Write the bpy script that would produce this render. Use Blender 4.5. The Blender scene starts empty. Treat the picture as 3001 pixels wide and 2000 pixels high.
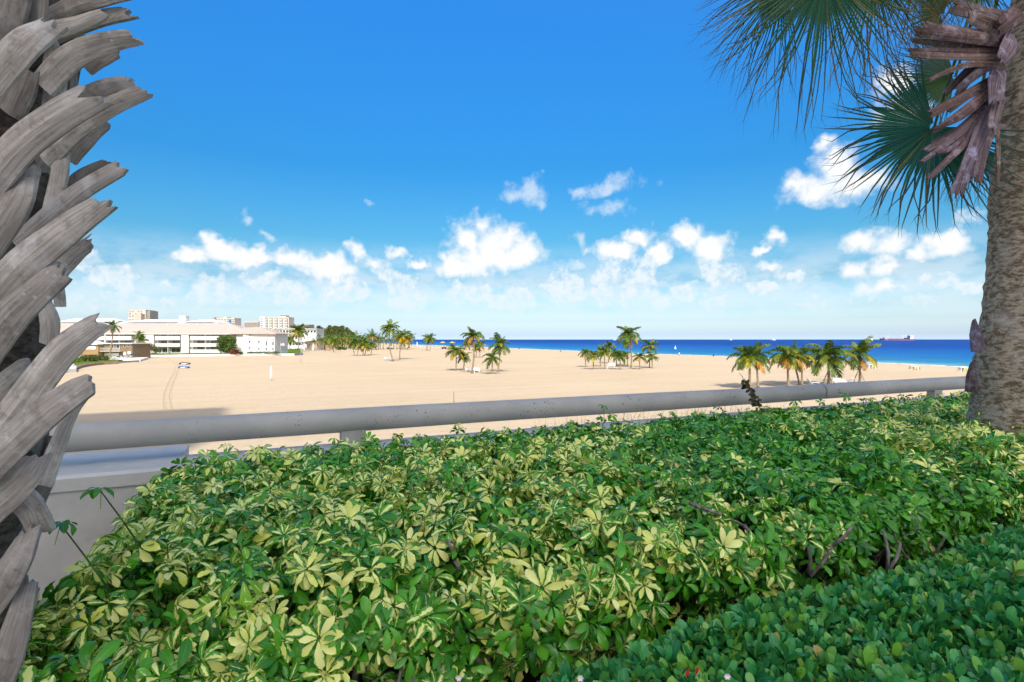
import bpy, math, random
import numpy as np
from mathutils import Vector, Matrix, Euler

sc = bpy.context.scene
COL = sc.collection
R = math.radians

# ------------------------------------------------------------------ camera
HC = 6.8                      # eye height above the sand
F, CX, CY = 1600.0, 1500.5, 995.0
cam = bpy.data.cameras.new('camera')
cam.sensor_width = 36.0
cam.lens = 36.0 * F / 3001.0
cam.shift_y = -5.0 / 3001.0
cam.clip_start = 0.05
cam.clip_end = 60000.0
camo = bpy.data.objects.new('camera', cam)
COL.objects.link(camo)
camo.location = (0, 0, HC)
camo.rotation_euler = (R(90), 0, 0)
sc.camera = camo

# ------------------------------------------------------------------ light
SUN_EL = 43.0
SUN_AZ = (-0.14, 0.99)        # horizontal direction in which shadows fall
sun = bpy.data.lights.new('sun', 'SUN')
sun.energy = 2.0
sun.angle = R(0.5)
sun.color = (1.0, 0.95, 0.86)
suno = bpy.data.objects.new('sun', sun)
COL.objects.link(suno)
_d = Vector((SUN_AZ[0] * math.cos(R(SUN_EL)), SUN_AZ[1] * math.cos(R(SUN_EL)), -math.sin(R(SUN_EL))))
suno.rotation_euler = _d.to_track_quat('-Z', 'Y').to_euler()
suno.location = (0, -20, 90)

sc.view_settings.view_transform = 'Standard'
sc.view_settings.look = 'None'
sc.view_settings.gamma = 1.0
sc.view_settings.exposure = 1.35
sc.view_settings.use_curve_mapping = False
sc.render.engine = 'CYCLES'
sc.cycles.use_denoising = True
sc.cycles.use_adaptive_sampling = True
sc.cycles.adaptive_threshold = 0.02
sc.cycles.max_bounces = 8
sc.cycles.diffuse_bounces = 4
sc.cycles.glossy_bounces = 3
sc.cycles.transmission_bounces = 4
sc.cycles.transparent_max_bounces = 8
sc.cycles.caustics_reflective = False
sc.cycles.caustics_refractive = False
sc.cycles.sample_clamp_indirect = 6.0

# ------------------------------------------------------------------ node helpers
class NT:
    def __init__(s, tree):
        s.t = tree

    def n(s, typ, **kw):
        nd = s.t.nodes.new(typ)
        for k, v in kw.items():
            setattr(nd, k, v)
        return nd

    def set(s, sock, v):
        if v is None:
            return
        if isinstance(v, bpy.types.NodeSocket):
            s.t.links.new(v, sock)
        else:
            if isinstance(v, (tuple, list)) and sock.type == 'RGBA' and len(v) == 3:
                v = (*v, 1.0)
            sock.default_value = v

    def math(s, op, a, b=None, c=None, clamp=False):
        nd = s.n('ShaderNodeMath', operation=op, use_clamp=clamp)
        s.set(nd.inputs[0], a); s.set(nd.inputs[1], b); s.set(nd.inputs[2], c)
        return nd.outputs[0]

    def vmath(s, op, a, b=None, c=None, scale=None):
        nd = s.n('ShaderNodeVectorMath', operation=op)
        s.set(nd.inputs[0], a); s.set(nd.inputs[1], b); s.set(nd.inputs[2], c)
        if scale is not None:
            s.set(nd.inputs['Scale'], scale)
        return nd.outputs['Value'] if op in ('LENGTH', 'DISTANCE', 'DOT_PRODUCT') else nd.outputs[0]

    def mix(s, fac, a, b, blend='MIX'):
        nd = s.n('ShaderNodeMix', data_type='RGBA', blend_type=blend)
        s.set(nd.inputs[0], fac); s.set(nd.inputs[6], a); s.set(nd.inputs[7], b)
        return nd.outputs[2]

    def mr(s, v, a, b, c=0.0, d=1.0, mode='SMOOTHSTEP'):
        nd = s.n('ShaderNodeMapRange', interpolation_type=mode)
        s.set(nd.inputs[0], v); s.set(nd.inputs[1], a); s.set(nd.inputs[2], b)
        s.set(nd.inputs[3], c); s.set(nd.inputs[4], d)
        return nd.outputs[0]

    def noise(s, vec, scale, detail=4.0, rough=0.55, dist=0.0, out=0):
        nd = s.n('ShaderNodeTexNoise')
        s.set(nd.inputs['Vector'], vec)
        nd.inputs['Scale'].default_value = scale
        nd.inputs['Detail'].default_value = detail
        nd.inputs['Roughness'].default_value = rough
        nd.inputs['Distortion'].default_value = dist
        return nd.outputs[out]

    def vor(s, vec, scale, feature='F1', rnd=1.0):
        nd = s.n('ShaderNodeTexVoronoi', feature=feature)
        s.set(nd.inputs['Vector'], vec)
        nd.inputs['Scale'].default_value = scale
        nd.inputs['Randomness'].default_value = rnd
        return nd.outputs['Distance']

    def ramp(s, fac, stops, interp='LINEAR'):
        nd = s.n('ShaderNodeValToRGB')
        nd.color_ramp.interpolation = interp
        e = nd.color_ramp.elements
        while len(e) < len(stops):
            e.new(0.5)
        for i, (p, c) in enumerate(stops):
            e[i].position = p
            e[i].color = (*c, 1.0)
        s.set(nd.inputs[0], fac)
        return nd.outputs[0]

# ------------------------------------------------------------------ sky
world = bpy.data.worlds.new('World')
sc.world = world
world.use_nodes = True
W = NT(world.node_tree)
SKY_S = 0.1

def build_world():
    bg = world.node_tree.nodes['Background']
    sky = W.n('ShaderNodeTexSky', sky_type='NISHITA')
    sky.sun_disc = False
    sky.sun_elevation = R(SUN_EL)
    sky.sun_rotation = R(180)
    sky.air_density = 1.0
    sky.dust_density = 3.0
    sky.ozone_density = 1.5
    tc = W.n('ShaderNodeTexCoord').outputs['Generated']
    d = W.vmath('NORMALIZE', tc)
    sep = W.n('ShaderNodeSeparateXYZ'); W.set(sep.inputs[0], d)
    x, y, z = sep.outputs
    az = W.math('ARCTAN2', x, y)
    el = W.math('ARCSINE', z)
    # clear-air tint over the Nishita sky (a polarised, saturated winter sky), by elevation only
    g = W.ramp(W.math('DIVIDE', el, R(45)), [
        (0.0, (4.0, 4.8, 6.6)), (0.010, (2.7, 3.2, 4.1)), (0.022, (2.1, 2.45, 3.0)), (0.042, (1.35, 1.62, 1.95)), (0.067, (0.90, 1.14, 1.36)), (0.133, (0.41, 0.64, 0.76)),
        (0.222, (0.20, 0.55, 0.68)), (0.378, (0.105, 0.515, 0.79)), (0.689, (0.125, 0.67, 1.19)), (1.0, (0.20, 0.83, 1.36))])
    # towards the sun the sky whitens and the tint fades out
    sd = W.vmath('DOT_PRODUCT', d, tuple(-_d))
    g = W.mix(1.0, g, (0.595, 0.595, 0.595), 'MULTIPLY')
    g = W.mix(W.mr(sd, -0.30, 0.60), g, (0.62, 0.62, 0.62))
    base = W.mix(1.0, sky.outputs[0], g, 'MULTIPLY')
    base = W.mix(1.0, base, (1.65, 1.65, 1.65), 'MULTIPLY')
    # cloud field in (azimuth, elevation)
    comb = W.n('ShaderNodeCombineXYZ'); W.set(comb.inputs[0], az); W.set(comb.inputs[1], el)
    p = comb.outputs[0]
    w1 = W.noise(d, 14.0, 3.0, 0.6, out=1)
    w2 = W.noise(d, 48.0, 2.0, 0.6, out=1)
    warp = W.vmath('ADD', W.vmath('SCALE', W.vmath('SUBTRACT', w1, (0.5, 0.5, 0.5)), scale=0.05),
                   W.vmath('SCALE', W.vmath('SUBTRACT', w2, (0.5, 0.5, 0.5)), scale=0.022))
    p = W.vmath('MULTIPLY', W.vmath('ADD', p, warp), (1, 1, 0))
    dense = [
        (1412, 655, 48, 48), (1360, 705, 62, 52), (1455, 700, 75, 60), (1440, 765, 175, 52), (1530, 755, 90, 48), (1325, 778, 72, 36),
        (605, 712, 40, 34), (650, 745, 90, 38), (570, 755, 62, 24), (740, 758, 80, 28),
        (850, 765, 62, 42), (950, 790, 120, 38), (1055, 745, 42, 40), (1105, 775, 55, 32), (1172, 742, 30, 24), (1225, 775, 38, 17),
        (1795, 742, 75, 36), (1865, 702, 42, 36), (1925, 745, 45, 38), (2015, 690, 58, 46), (2080, 725, 80, 50),
        (2285, 700, 40, 26), (2240, 736, 32, 14), (2275, 785, 66, 32),
        (2520, 715, 85, 44), (2620, 722, 85, 42), (2760, 715, 78, 40), (2490, 795, 60, 32), (2590, 790, 90, 40), (2600, 845, 90, 36), (2700, 745, 60, 30),
        (2400, 545, 120, 44), (2450, 495, 72, 56), (2510, 540, 95, 44), (2610, 240, 70, 52), (2650, 330, 80, 50), (2422, 415, 34, 30)]
    wisp = [(1505, 563, 62, 24), (1560, 556, 42, 34), (1690, 558, 46, 18), (1790, 545, 85, 22), (1825, 525, 48, 24), (1780, 605, 66, 20),
            (712, 660, 30, 28), (765, 700, 60, 15), (1700, 690, 22, 24), (2850, 640, 60, 18), (1690, 780, 34, 22), (1080, 598, 24, 14)]
    soft = [
        (220, 765, 75, 50), (320, 815, 120, 36), (250, 880, 130, 40), (505, 838, 40, 24),
        (640, 850, 95, 40), (850, 865, 85, 38), (1000, 862, 95, 42), (1165, 835, 62, 50), (1190, 885, 80, 36), (1380, 862, 75, 40),
        (1500, 880, 95, 42), (1655, 850, 60, 50), (1765, 830, 60, 60), (1868, 835, 60, 70), (1950, 880, 60, 30), (2010, 850, 50, 28),
        (2110, 810, 66, 60), (2090, 870, 60, 30), (2330, 815, 40, 28), (2760, 825, 72, 34), (2850, 850, 66, 26), (2240, 850, 60, 18),
        (2400, 885, 90, 22), (2700, 880, 80, 26), (760, 815, 80, 26),
        (1890, 770, 60, 16), (400, 880, 90, 30), (540, 890, 90, 26)]

    def field(blobs):
        acc = None
        for (bx, by, rx, ry) in blobs:
            u, v = (bx - CX) / F, (CY - by) / F
            a = math.atan(u)
            e = math.atan(v * math.cos(a))
            ra = rx / F * math.cos(a) ** 2 * 1.12
            re = ry / F * math.cos(a) * 1.12
            q = W.vmath('MULTIPLY_ADD', p, (1 / ra, 1 / re, 0), (-a / ra, -e / re, 0))
            l = W.vmath('LENGTH', q)
            acc = l if acc is None else W.math('SMOOTH_MIN', acc, l, 0.35)
        return acc
    fd, fs, fw = field(dense), field(soft), field(wisp)
    fb = W.noise(d, 26.0, 7.0, 0.62)
    bil = W.vor(W.vmath('ADD', d, W.vmath('SCALE', w2, scale=0.02)), 30.0, 'SMOOTH_F1')
    rough = W.math('ADD', W.math('MULTIPLY', W.math('SUBTRACT', fb, 0.5), 1.5), W.math('MULTIPLY', W.math('SUBTRACT', 0.42, bil), 0.55))
    dd = W.math('ADD', W.math('SUBTRACT', 1.0, fd), rough)
    ds = W.math('ADD', W.math('SUBTRACT', 1.0, fs), W.math('MULTIPLY', rough, 1.25))
    inner = W.mr(W.noise(d, 60.0, 5.0, 0.6), 0.32, 0.62, 0.45, 1.0)
    dw = W.math('ADD', W.math('SUBTRACT', 0.95, fw), W.math('MULTIPLY', rough, 2.0))
    aw = W.math('MULTIPLY', W.mr(dw, -0.1, 1.1), 0.62)
    # the same kind of cumulus all round the horizon, outside the part of the sky described above
    gen = W.noise(W.vmath('MULTIPLY', d, (1, 1, 2.4)), 5.5, 7.0, 0.6)
    out = W.mr(W.math('ABSOLUTE', az), R(46), R(56))
    band = W.math('MULTIPLY', W.mr(el, R(1.5), R(6)), W.mr(el, R(16), R(30), 1.0, 0.0))
    ag = W.math('MULTIPLY', W.math('MULTIPLY', W.mr(gen, 0.54, 0.66), out), band)
    ad = W.mr(dd, -0.12, 0.72)
    as_ = W.math('MULTIPLY', W.mr(ds, -0.08, 0.42), W.math('MULTIPLY', inner, 1.0))
    low = W.math('MULTIPLY', W.mr(W.noise(W.vmath('MULTIPLY', d, (1, 1, 2.2)), 16.0, 6.0, 0.6), 0.30, 0.62),
                 W.math('MULTIPLY', W.mr(el, R(0.8), R(3.0)), W.mr(el, R(5.0), R(10.5), 1.0, 0.0)))
    low = W.math('MULTIPLY', low, 0.55)
    al = W.math('MAXIMUM', W.math('MAXIMUM', W.math('MAXIMUM', ad, aw), as_), W.math('MAXIMUM', ag, low))
    fade = W.mr(el, R(0.3), R(5.0), 0.25, 1.0)
    al = W.math('MULTIPLY', al, fade, clamp=True)
    # cloud body: bright lit mass, slightly bluer where thin or hollow
    sh = W.mr(W.math('ADD', W.math('MULTIPLY', fb, 0.9), W.math('MULTIPLY', dd, 0.35)), 0.35, 0.80)
    cc = W.mix(sh, (3.35, 3.7, 3.95), (3.98, 4.02, 4.04))
    fin = W.mix(al, base, cc)
    W.set(bg.inputs[0], fin)
    bg.inputs[1].default_value = SKY_S
build_world()
world.cycles.sampling_method = 'MANUAL'
world.cycles.sample_map_resolution = 512

# ------------------------------------------------------------------ general helpers
def px(x, y, Z):
    """a point seen at picture position (x, y) standing Z metres ahead"""
    return Vector(((x - CX) / F * Z, Z, HC + (CY - y) / F * Z))

def gp(x, y, z=0.0):
    """where the ground of height z is met below the horizon"""
    Z = (HC - z) * F / (y - CY)
    return Vector(((x - CX) / F * Z, Z, z))

DV = Vector((0.905, 0.426, 0.0)).normalized()      # along the terrace railing
NV = Vector((-DV.y, DV.x, 0.0))                    # outwards, across it
def tn(t, n, z):
    p = DV * t + NV * n
    return Vector((p.x, p.y, z))

def tag(o, label=None, cat=None, group=None, kind=None):
    if label: o['label'] = label
    if cat: o['category'] = cat
    if group: o['group'] = group
    if kind: o['kind'] = kind
    return o

def empty(name, loc=(0, 0, 0), rz=0.0, scale=1.0):
    o = bpy.data.objects.new(name, None)
    COL.objects.link(o)
    o.location = loc
    o.rotation_euler = (0, 0, rz)
    o.scale = (scale,) * 3
    o.empty_display_size = 0.2
    return o

def link(name, me, parent=None, loc=None, rot=None, scale=None, color=None):
    o = bpy.data.objects.new(name, me)
    COL.objects.link(o)
    if parent: o.parent = parent
    if loc is not None: o.location = loc
    if rot is not None: o.rotation_euler = rot
    if scale is not None: o.scale = scale if hasattr(scale, '__len__') else (scale,) * 3
    if color is not None: o.color = (*color, 1.0)
    return o

class MB:
    def __init__(s):
        s.v, s.f, s.c, s.uv = [], [], [], None
    def add(s, vs, fs, col=(1, 1, 1)):
        b = len(s.v)
        s.v.extend([tuple(q) for q in vs])
        s.f.extend([tuple(i + b for i in q) for q in fs])
        s.c.extend([col] * len(vs))
    def box(s, c, size, rz=0.0, col=(1, 1, 1)):
        hx, hy, hz = size[0] / 2, size[1] / 2, size[2] / 2
        cs, sn = math.cos(rz), math.sin(rz)
        vs = []
        for sx, sy, sz in ((-1, -1, -1), (1, -1, -1), (1, 1, -1), (-1, 1, -1), (-1, -1, 1), (1, -1, 1), (1, 1, 1), (-1, 1, 1)):
            ax, ay = sx * hx, sy * hy
            vs.append((c[0] + ax * cs - ay * sn, c[1] + ax * sn + ay * cs, c[2] + sz * hz))
        s.add(vs, [(0, 3, 2, 1), (4, 5, 6, 7), (0, 1, 5, 4), (1, 2, 6, 5), (2, 3, 7, 6), (3, 0, 4, 7)], col)
        return s
    def span(s, x0, x1, y0, y1, z0, z1, col=(1, 1, 1)):
        return s.box(((x0 + x1) / 2, (y0 + y1) / 2, (z0 + z1) / 2), (abs(x1 - x0), abs(y1 - y0), abs(z1 - z0)), 0.0, col)
    def tube(s, pts, rad, n=8, col=(1, 1, 1), caps=True):
        pts = [Vector(q) for q in pts]
        if not hasattr(rad, '__len__'): rad = [rad] * len(pts)
        vs, fs = [], []
        ref = None
        for i, q in enumerate(pts):
            d = (pts[min(i + 1, len(pts) - 1)] - pts[max(i - 1, 0)])
            if d.length < 1e-9: d = Vector((0, 0, 1))
            d.normalize()
            if ref is None:
                ref = Vector((1, 0, 0)) if abs(d.x) < 0.8 else Vector((0, 1, 0))
            a = (ref - d * ref.dot(d)).normalized()
            ref = a
            b = d.cross(a)
            for k in range(n):
                t = 2 * math.pi * k / n
                vs.append(q + (a * math.cos(t) + b * math.sin(t)) * rad[i])
        for i in range(len(pts) - 1):
            for k in range(n):
                fs.append((i * n + k, i * n + (k + 1) % n, (i + 1) * n + (k + 1) % n, (i + 1) * n + k))
        if caps:
            fs.append(tuple(range(n))[::-1])
            fs.append(tuple(range((len(pts) - 1) * n, len(pts) * n)))
        s.add(vs, fs, col)
        return s
    def ball(s, c, r, n=8, m=6, col=(1, 1, 1)):
        if not hasattr(r, '__len__'): r = (r, r, r)
        vs, fs = [(c[0], c[1], c[2] - r[2])], []
        for i in range(1, m):
            th = math.pi * i / m
            for k in range(n):
                ph = 2 * math.pi * k / n
                vs.append((c[0] + r[0] * math.sin(th) * math.cos(ph), c[1] + r[1] * math.sin(th) * math.sin(ph), c[2] - r[2] * math.cos(th)))
        vs.append((c[0], c[1], c[2] + r[2]))
        for k in range(n):
            fs.append((0, 1 + (k + 1) % n, 1 + k))
            for i in range(m - 2):
                a = 1 + i * n
                fs.append((a + k, a + (k + 1) % n, a + n + (k + 1) % n, a + n + k))
            a = 1 + (m - 2) * n
            fs.append((a + k, a + (k + 1) % n, len(vs) - 1))
        s.add(vs, fs, col)
        return s
    def prism(s, poly, y0, y1, col=(1, 1, 1)):
        """polygon in (x, z), extruded along y"""
        n = len(poly)
        vs = [(q[0], y0, q[1]) for q in poly] + [(q[0], y1, q[1]) for q in poly]
        fs = [tuple(range(n)), tuple(range(2 * n - 1, n - 1, -1))]
        for i in range(n):
            j = (i + 1) % n
            fs.append((i, i + n, j + n, j))
        s.add(vs, fs, col)
        return s
    def mesh(s, name, mat, smooth=False):
        me = bpy.data.meshes.new(name)
        me.from_pydata(s.v, [], s.f)
        if mat: me.materials.append(mat)
        at = me.color_attributes.new('col', 'FLOAT_COLOR', 'POINT')
        arr = np.ones((len(s.v), 4), np.float32)
        arr[:, :3] = np.array(s.c, np.float32).reshape(-1, 3)
        at.data.foreach_set('color', arr.ravel())
        if s.uv:
            a = me.attributes.new('luv', 'FLOAT_VECTOR', 'POINT')
            a.data.foreach_set('vector', np.array(s.uv, np.float32).ravel())
        if smooth:
            me.polygons.foreach_set('use_smooth', [True] * len(me.polygons))
        me.update()
        return me
    def obj(s, name, mat, parent=None, smooth=False, **kw):
        return link(name, s.mesh(name, mat, smooth), parent, **kw)

def new_mat(name):
    m = bpy.data.materials.new(name)
    m.use_nodes = True
    t = NT(m.node_tree)
    b = m.node_tree.nodes['Principled BSDF']
    return m, t, b

def mat_plain(name, col, rough=0.7, var=0.12, scale=3.0, spec=0.3, bump=0.0, bscale=40.0, col2=None, objrand=0.0):
    m, t, b = new_mat(name)
    pos = t.n('ShaderNodeTexCoord').outputs['Object']
    nz = t.noise(pos, scale, 6.0, 0.6)
    dark = col2 if col2 else tuple(c * (1 - 2.2 * var) for c in col)
    c = t.mix(t.mr(nz, 0.32, 0.68), dark, col)
    at = t.n('ShaderNodeAttribute', attribute_name='col').outputs['Color']
    c = t.mix(1.0, c, at, 'MULTIPLY')
    oi = t.n('ShaderNodeObjectInfo')
    if objrand:
        f = t.math('ADD', 1.0 - objrand, t.math('MULTIPLY', oi.outputs['Random'], 2 * objrand))
        c = t.mix(1.0, c, f, 'MULTIPLY')
    t.set(b.inputs['Base Color'], c)
    b.inputs['Roughness'].default_value = rough
    b.inputs['Specular IOR Level'].default_value = spec
    if bump:
        bn = t.n('ShaderNodeBump')
        bn.inputs['Strength'].default_value = bump
        bn.inputs['Distance'].default_value = 0.02
        t.set(bn.inputs['Height'], t.noise(pos, bscale, 5.0, 0.6))
        t.set(b.inputs['Normal'], bn.outputs[0])
    return m

def foliage_mat(name, rough=0.45, trans=0.25, use_obj=True):
    """colour = object colour x vertex colour, with leaf translucency"""
    m, t, b = new_mat(name)
    at = t.n('ShaderNodeAttribute', attribute_name='col').outputs['Color']
    c = at
    if use_obj:
        c = t.mix(1.0, c, t.n('ShaderNodeObjectInfo').outputs['Color'], 'MULTIPLY')
    t.set(b.inputs['Base Color'], c)
    b.inputs['Roughness'].default_value = rough
    b.inputs['Specular IOR Level'].default_value = 0.35
    tr = t.n('ShaderNodeBsdfTranslucent')
    t.set(tr.inputs[0], t.mix(1.0, c, (1.1, 1.2, 0.6), 'MULTIPLY'))
    ms = t.n('ShaderNodeMixShader')
    ms.inputs[0].default_value = trans
    t.set(ms.inputs[1], b.outputs[0]); t.set(ms.inputs[2], tr.outputs[0])
    t.set(m.node_tree.nodes['Material Output'].inputs[0], ms.outputs[0])
    return m

# ------------------------------------------------------------------ materials
M = {}
def mk_sand():
    m, t, b = new_mat('sand')
    pos = t.n('ShaderNodeNewGeometry').outputs['Position']
    big = t.noise(pos, 0.035, 5.0, 0.6)
    mid = t.noise(pos, 0.6, 5.0, 0.65)
    # raked coordinate: across the terrace direction
    nn = t.vmath('DOT_PRODUCT', pos, tuple(NV))
    tt = t.vmath('DOT_PRODUCT', pos, tuple(DV))
    cb = t.n('ShaderNodeCombineXYZ'); t.set(cb.inputs[0], t.math('MULTIPLY', tt, 0.02)); t.set(cb.inputs[1], nn)
    rk = t.noise(cb.outputs[0], 0.35, 4.0, 0.6)
    c = t.mix(t.mr(big, 0.35, 0.65), (0.48, 0.368, 0.238), (0.52, 0.400, 0.264))
    c = t.mix(t.math('MULTIPLY', t.mr(rk, 0.42, 0.62), 0.35), c, (0.545, 0.44, 0.31))
    c = t.mix(t.math('MULTIPLY', t.mr(mid, 0.45, 0.75), 0.38), c, (0.41, 0.31, 0.20))
    # pale ridges left by the beach rake every dozen metres
    wob = t.math('ADD', nn, t.math('MULTIPLY', t.noise(t.vmath('SCALE', pos, scale=0.02), 1.0, 2.0), 10.0))
    fr = t.math('ABSOLUTE', t.math('SUBTRACT', t.math('FRACT', t.math('DIVIDE', wob, 17.0)), 0.5))
    c = t.mix(t.math('MULTIPLY', t.mr(fr, 0.012, 0.03, 1.0, 0.0), 0.5), c, (0.54, 0.43, 0.30))
    t.set(b.inputs['Base Color'], c)
    b.inputs['Roughness'].default_value = 0.95
    b.inputs['Specular IOR Level'].default_value = 0.1
    bn = t.n('ShaderNodeBump')
    bn.inputs['Strength'].default_value = 0.6
    bn.inputs['Distance'].default_value = 0.2
    dim = t.math('MULTIPLY', t.mr(t.vor(pos, 1.1), 0.1, 0.4), t.mr(t.noise(pos, 0.05, 3.0), 0.45, 0.6))
    h = t.math('ADD', t.math('MULTIPLY', t.math('ADD', t.noise(pos, 1.6, 6.0, 0.65), t.math('MULTIPLY', dim, 0.7)), 0.6), t.math('MULTIPLY', t.noise(cb.outputs[0], 3.0, 3.0), 0.6))
    t.set(bn.inputs['Height'], h)
    t.set(b.inputs['Normal'], bn.outputs[0])
    return m
def mk_sea():
    m, t, b = new_mat('sea')
    pos = t.n('ShaderNodeNewGeometry').outputs['Position']
    off = t.n('ShaderNodeAttribute', attribute_name='off').outputs['Fac']
    st = t.vmath('MULTIPLY', pos, (1.0, 1.0, 0.0))
    n1 = t.noise(st, 0.010, 5.0, 0.6)
    w = t.math('ADD', off, t.math('MULTIPLY', t.math('SUBTRACT', n1, 0.5), 60.0))
    c = t.ramp(t.math('DIVIDE', w, 420.0), [
        (0.0, (0.10, 0.28, 0.33)), (0.03, (0.030, 0.20, 0.33)), (0.12, (0.012, 0.14, 0.32)), (0.34, (0.006, 0.098, 0.32)), (0.70, (0.004, 0.064, 0.28)), (1.0, (0.003, 0.046, 0.235))])
    cx = t.n('ShaderNodeCombineXYZ')
    sp = t.n('ShaderNodeSeparateXYZ'); t.set(sp.inputs[0], pos)
    t.set(cx.inputs[0], t.math('MULTIPLY', sp.outputs[0], 0.3)); t.set(cx.inputs[1], sp.outputs[1])
    rp = t.noise(cx.outputs[0], 0.12, 6.0, 0.62)
    c = t.mix(t.math('MULTIPLY', t.mr(rp, 0.45, 0.7), 0.45), c, (0.002, 0.030, 0.15))
    foam = t.math('MULTIPLY', t.mr(off, 0.5, 3.5, 1.0, 0.0), t.mr(t.noise(pos, 0.5, 4.0), 0.40, 0.55))
    c = t.mix(foam, c, (0.75, 0.80, 0.82))
    t.set(b.inputs['Base Color'], c)
    b.inputs['Roughness'].default_value = 0.55
    b.inputs['Specular IOR Level'].default_value = 0.10
    bn = t.n('ShaderNodeBump')
    bn.inputs['Strength'].default_value = 0.8
    bn.inputs['Distance'].default_value = 0.5
    t.set(bn.inputs['Height'], t.noise(cx.outputs[0], 0.5, 5.0, 0.6))
    t.set(b.inputs['Normal'], bn.outputs[0])
    return m
def mk_rail(name='painted_concrete', gain=1.0, dots=1.0):
    """white-painted concrete with mildew specks and grime"""
    m, t, b = new_mat(name)
    pos = t.n('ShaderNodeNewGeometry').outputs['Position']
    n1 = t.noise(pos, 2.2, 6.0, 0.65)
    n2 = t.noise(pos, 9.0, 6.0, 0.7)
    c = t.mix(t.mr(n1, 0.35, 0.7), (0.66, 0.67, 0.68), (0.80, 0.80, 0.79))
    c = t.mix(t.math('MULTIPLY', t.mr(n2, 0.55, 0.8), 0.45), c, (0.42, 0.41, 0.38))
    v = t.vor(pos, 17.0)
    pat = t.mr(t.noise(pos, 1.5, 3.0), 0.50, 0.60)
    sp = t.math('MULTIPLY', t.mr(v, 0.10, 0.19, 1.0, 0.0), pat)
    v2 = t.vor(pos, 40.0)
    sp2 = t.math('MULTIPLY', t.mr(v2, 0.14, 0.24, 1.0, 0.0), t.mr(t.noise(pos, 3.1, 3.0), 0.56, 0.64))
    c = t.mix(t.math('MULTIPLY', t.math('MAXIMUM', sp, t.math('MULTIPLY', sp2, 0.8)), dots), c, (0.055, 0.055, 0.055))
    c = t.mix(1.0, c, (gain * 1.03, gain, gain * .93), 'MULTIPLY')
    t.set(b.inputs['Base Color'], c)
    b.inputs['Roughness'].default_value = 0.6
    b.inputs['Specular IOR Level'].default_value = 0.25
    bn = t.n('ShaderNodeBump')
    bn.inputs['Strength'].default_value = 0.25
    bn.inputs['Distance'].default_value = 0.006
    t.set(bn.inputs['Height'], t.noise(pos, 60.0, 4.0))
    t.set(b.inputs['Normal'], bn.outputs[0])
    return m
def mk_leaf(name, variegated):
    m, t, b = new_mat(name)
    luv = t.n('ShaderNodeAttribute', attribute_name='luv')
    sp = t.n('ShaderNodeSeparateXYZ'); t.set(sp.inputs[0], luv.outputs['Vector'])
    s_, v_, seed = sp.outputs
    lf = t.n('ShaderNodeAttribute', attribute_name='lf')
    sc_ = t.n('ShaderNodeSeparateColor'); t.set(sc_.inputs[0], lf.outputs['Color'])
    vari, bri, young = sc_.outputs
    av = t.math('ABSOLUTE', v_)
    cb = t.n('ShaderNodeCombineXYZ')
    t.set(cb.inputs[0], t.math('MULTIPLY', s_, 2.6)); t.set(cb.inputs[1], t.math('MULTIPLY', v_, 1.4)); t.set(cb.inputs[2], t.math('MULTIPLY', seed, 37.0))
    nz = t.noise(cb.outputs[0], 1.6, 3.0, 0.6)
    if variegated:
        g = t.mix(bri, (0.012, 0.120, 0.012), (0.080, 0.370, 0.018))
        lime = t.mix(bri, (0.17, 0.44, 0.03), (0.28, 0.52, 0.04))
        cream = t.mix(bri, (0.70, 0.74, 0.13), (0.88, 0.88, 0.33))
    else:
        g = t.mix(bri, (0.012, 0.165, 0.050), (0.075, 0.410, 0.110))
        lime = t.mix(bri, (0.16, 0.44, 0.04), (0.32, 0.52, 0.06))
        cream = t.mix(bri, (0.40, 0.36, 0.10), (0.50, 0.30, 0.12))
    g = t.mix(young, g, lime)
    g = t.mix(t.math('MULTIPLY', t.mr(av, 0.0, 0.13, 1.0, 0.0), 0.45), g, t.mix(1.0, lime, (0.9, 0.9, 0.9), 'MULTIPLY'))
    edge = t.math('ADD', av, t.math('MULTIPLY', t.math('SUBTRACT', nz, 0.5), 1.25))
    k = t.math('SUBTRACT', t.math('MULTIPLY', vari, 1.30), edge)
    c = t.mix(t.mr(k, 0.0, 0.10), g, cream)
    t.set(b.inputs['Base Color'], c)
    b.inputs['Roughness'].default_value = 0.20 if variegated else 0.24
    b.inputs['Specular IOR Level'].default_value = 0.42
    tr = t.n('ShaderNodeBsdfTranslucent')
    t.set(tr.inputs[0], t.mix(1.0, c, (1.1, 1.2, 0.7), 'MULTIPLY'))
    ms = t.n('ShaderNodeMixShader')
    ms.inputs[0].default_value = 0.14
    t.set(ms.inputs[1], b.outputs[0]); t.set(ms.inputs[2], tr.outputs[0])
    t.set(m.node_tree.nodes['Material Output'].inputs[0], ms.outputs[0])
    return m
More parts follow.
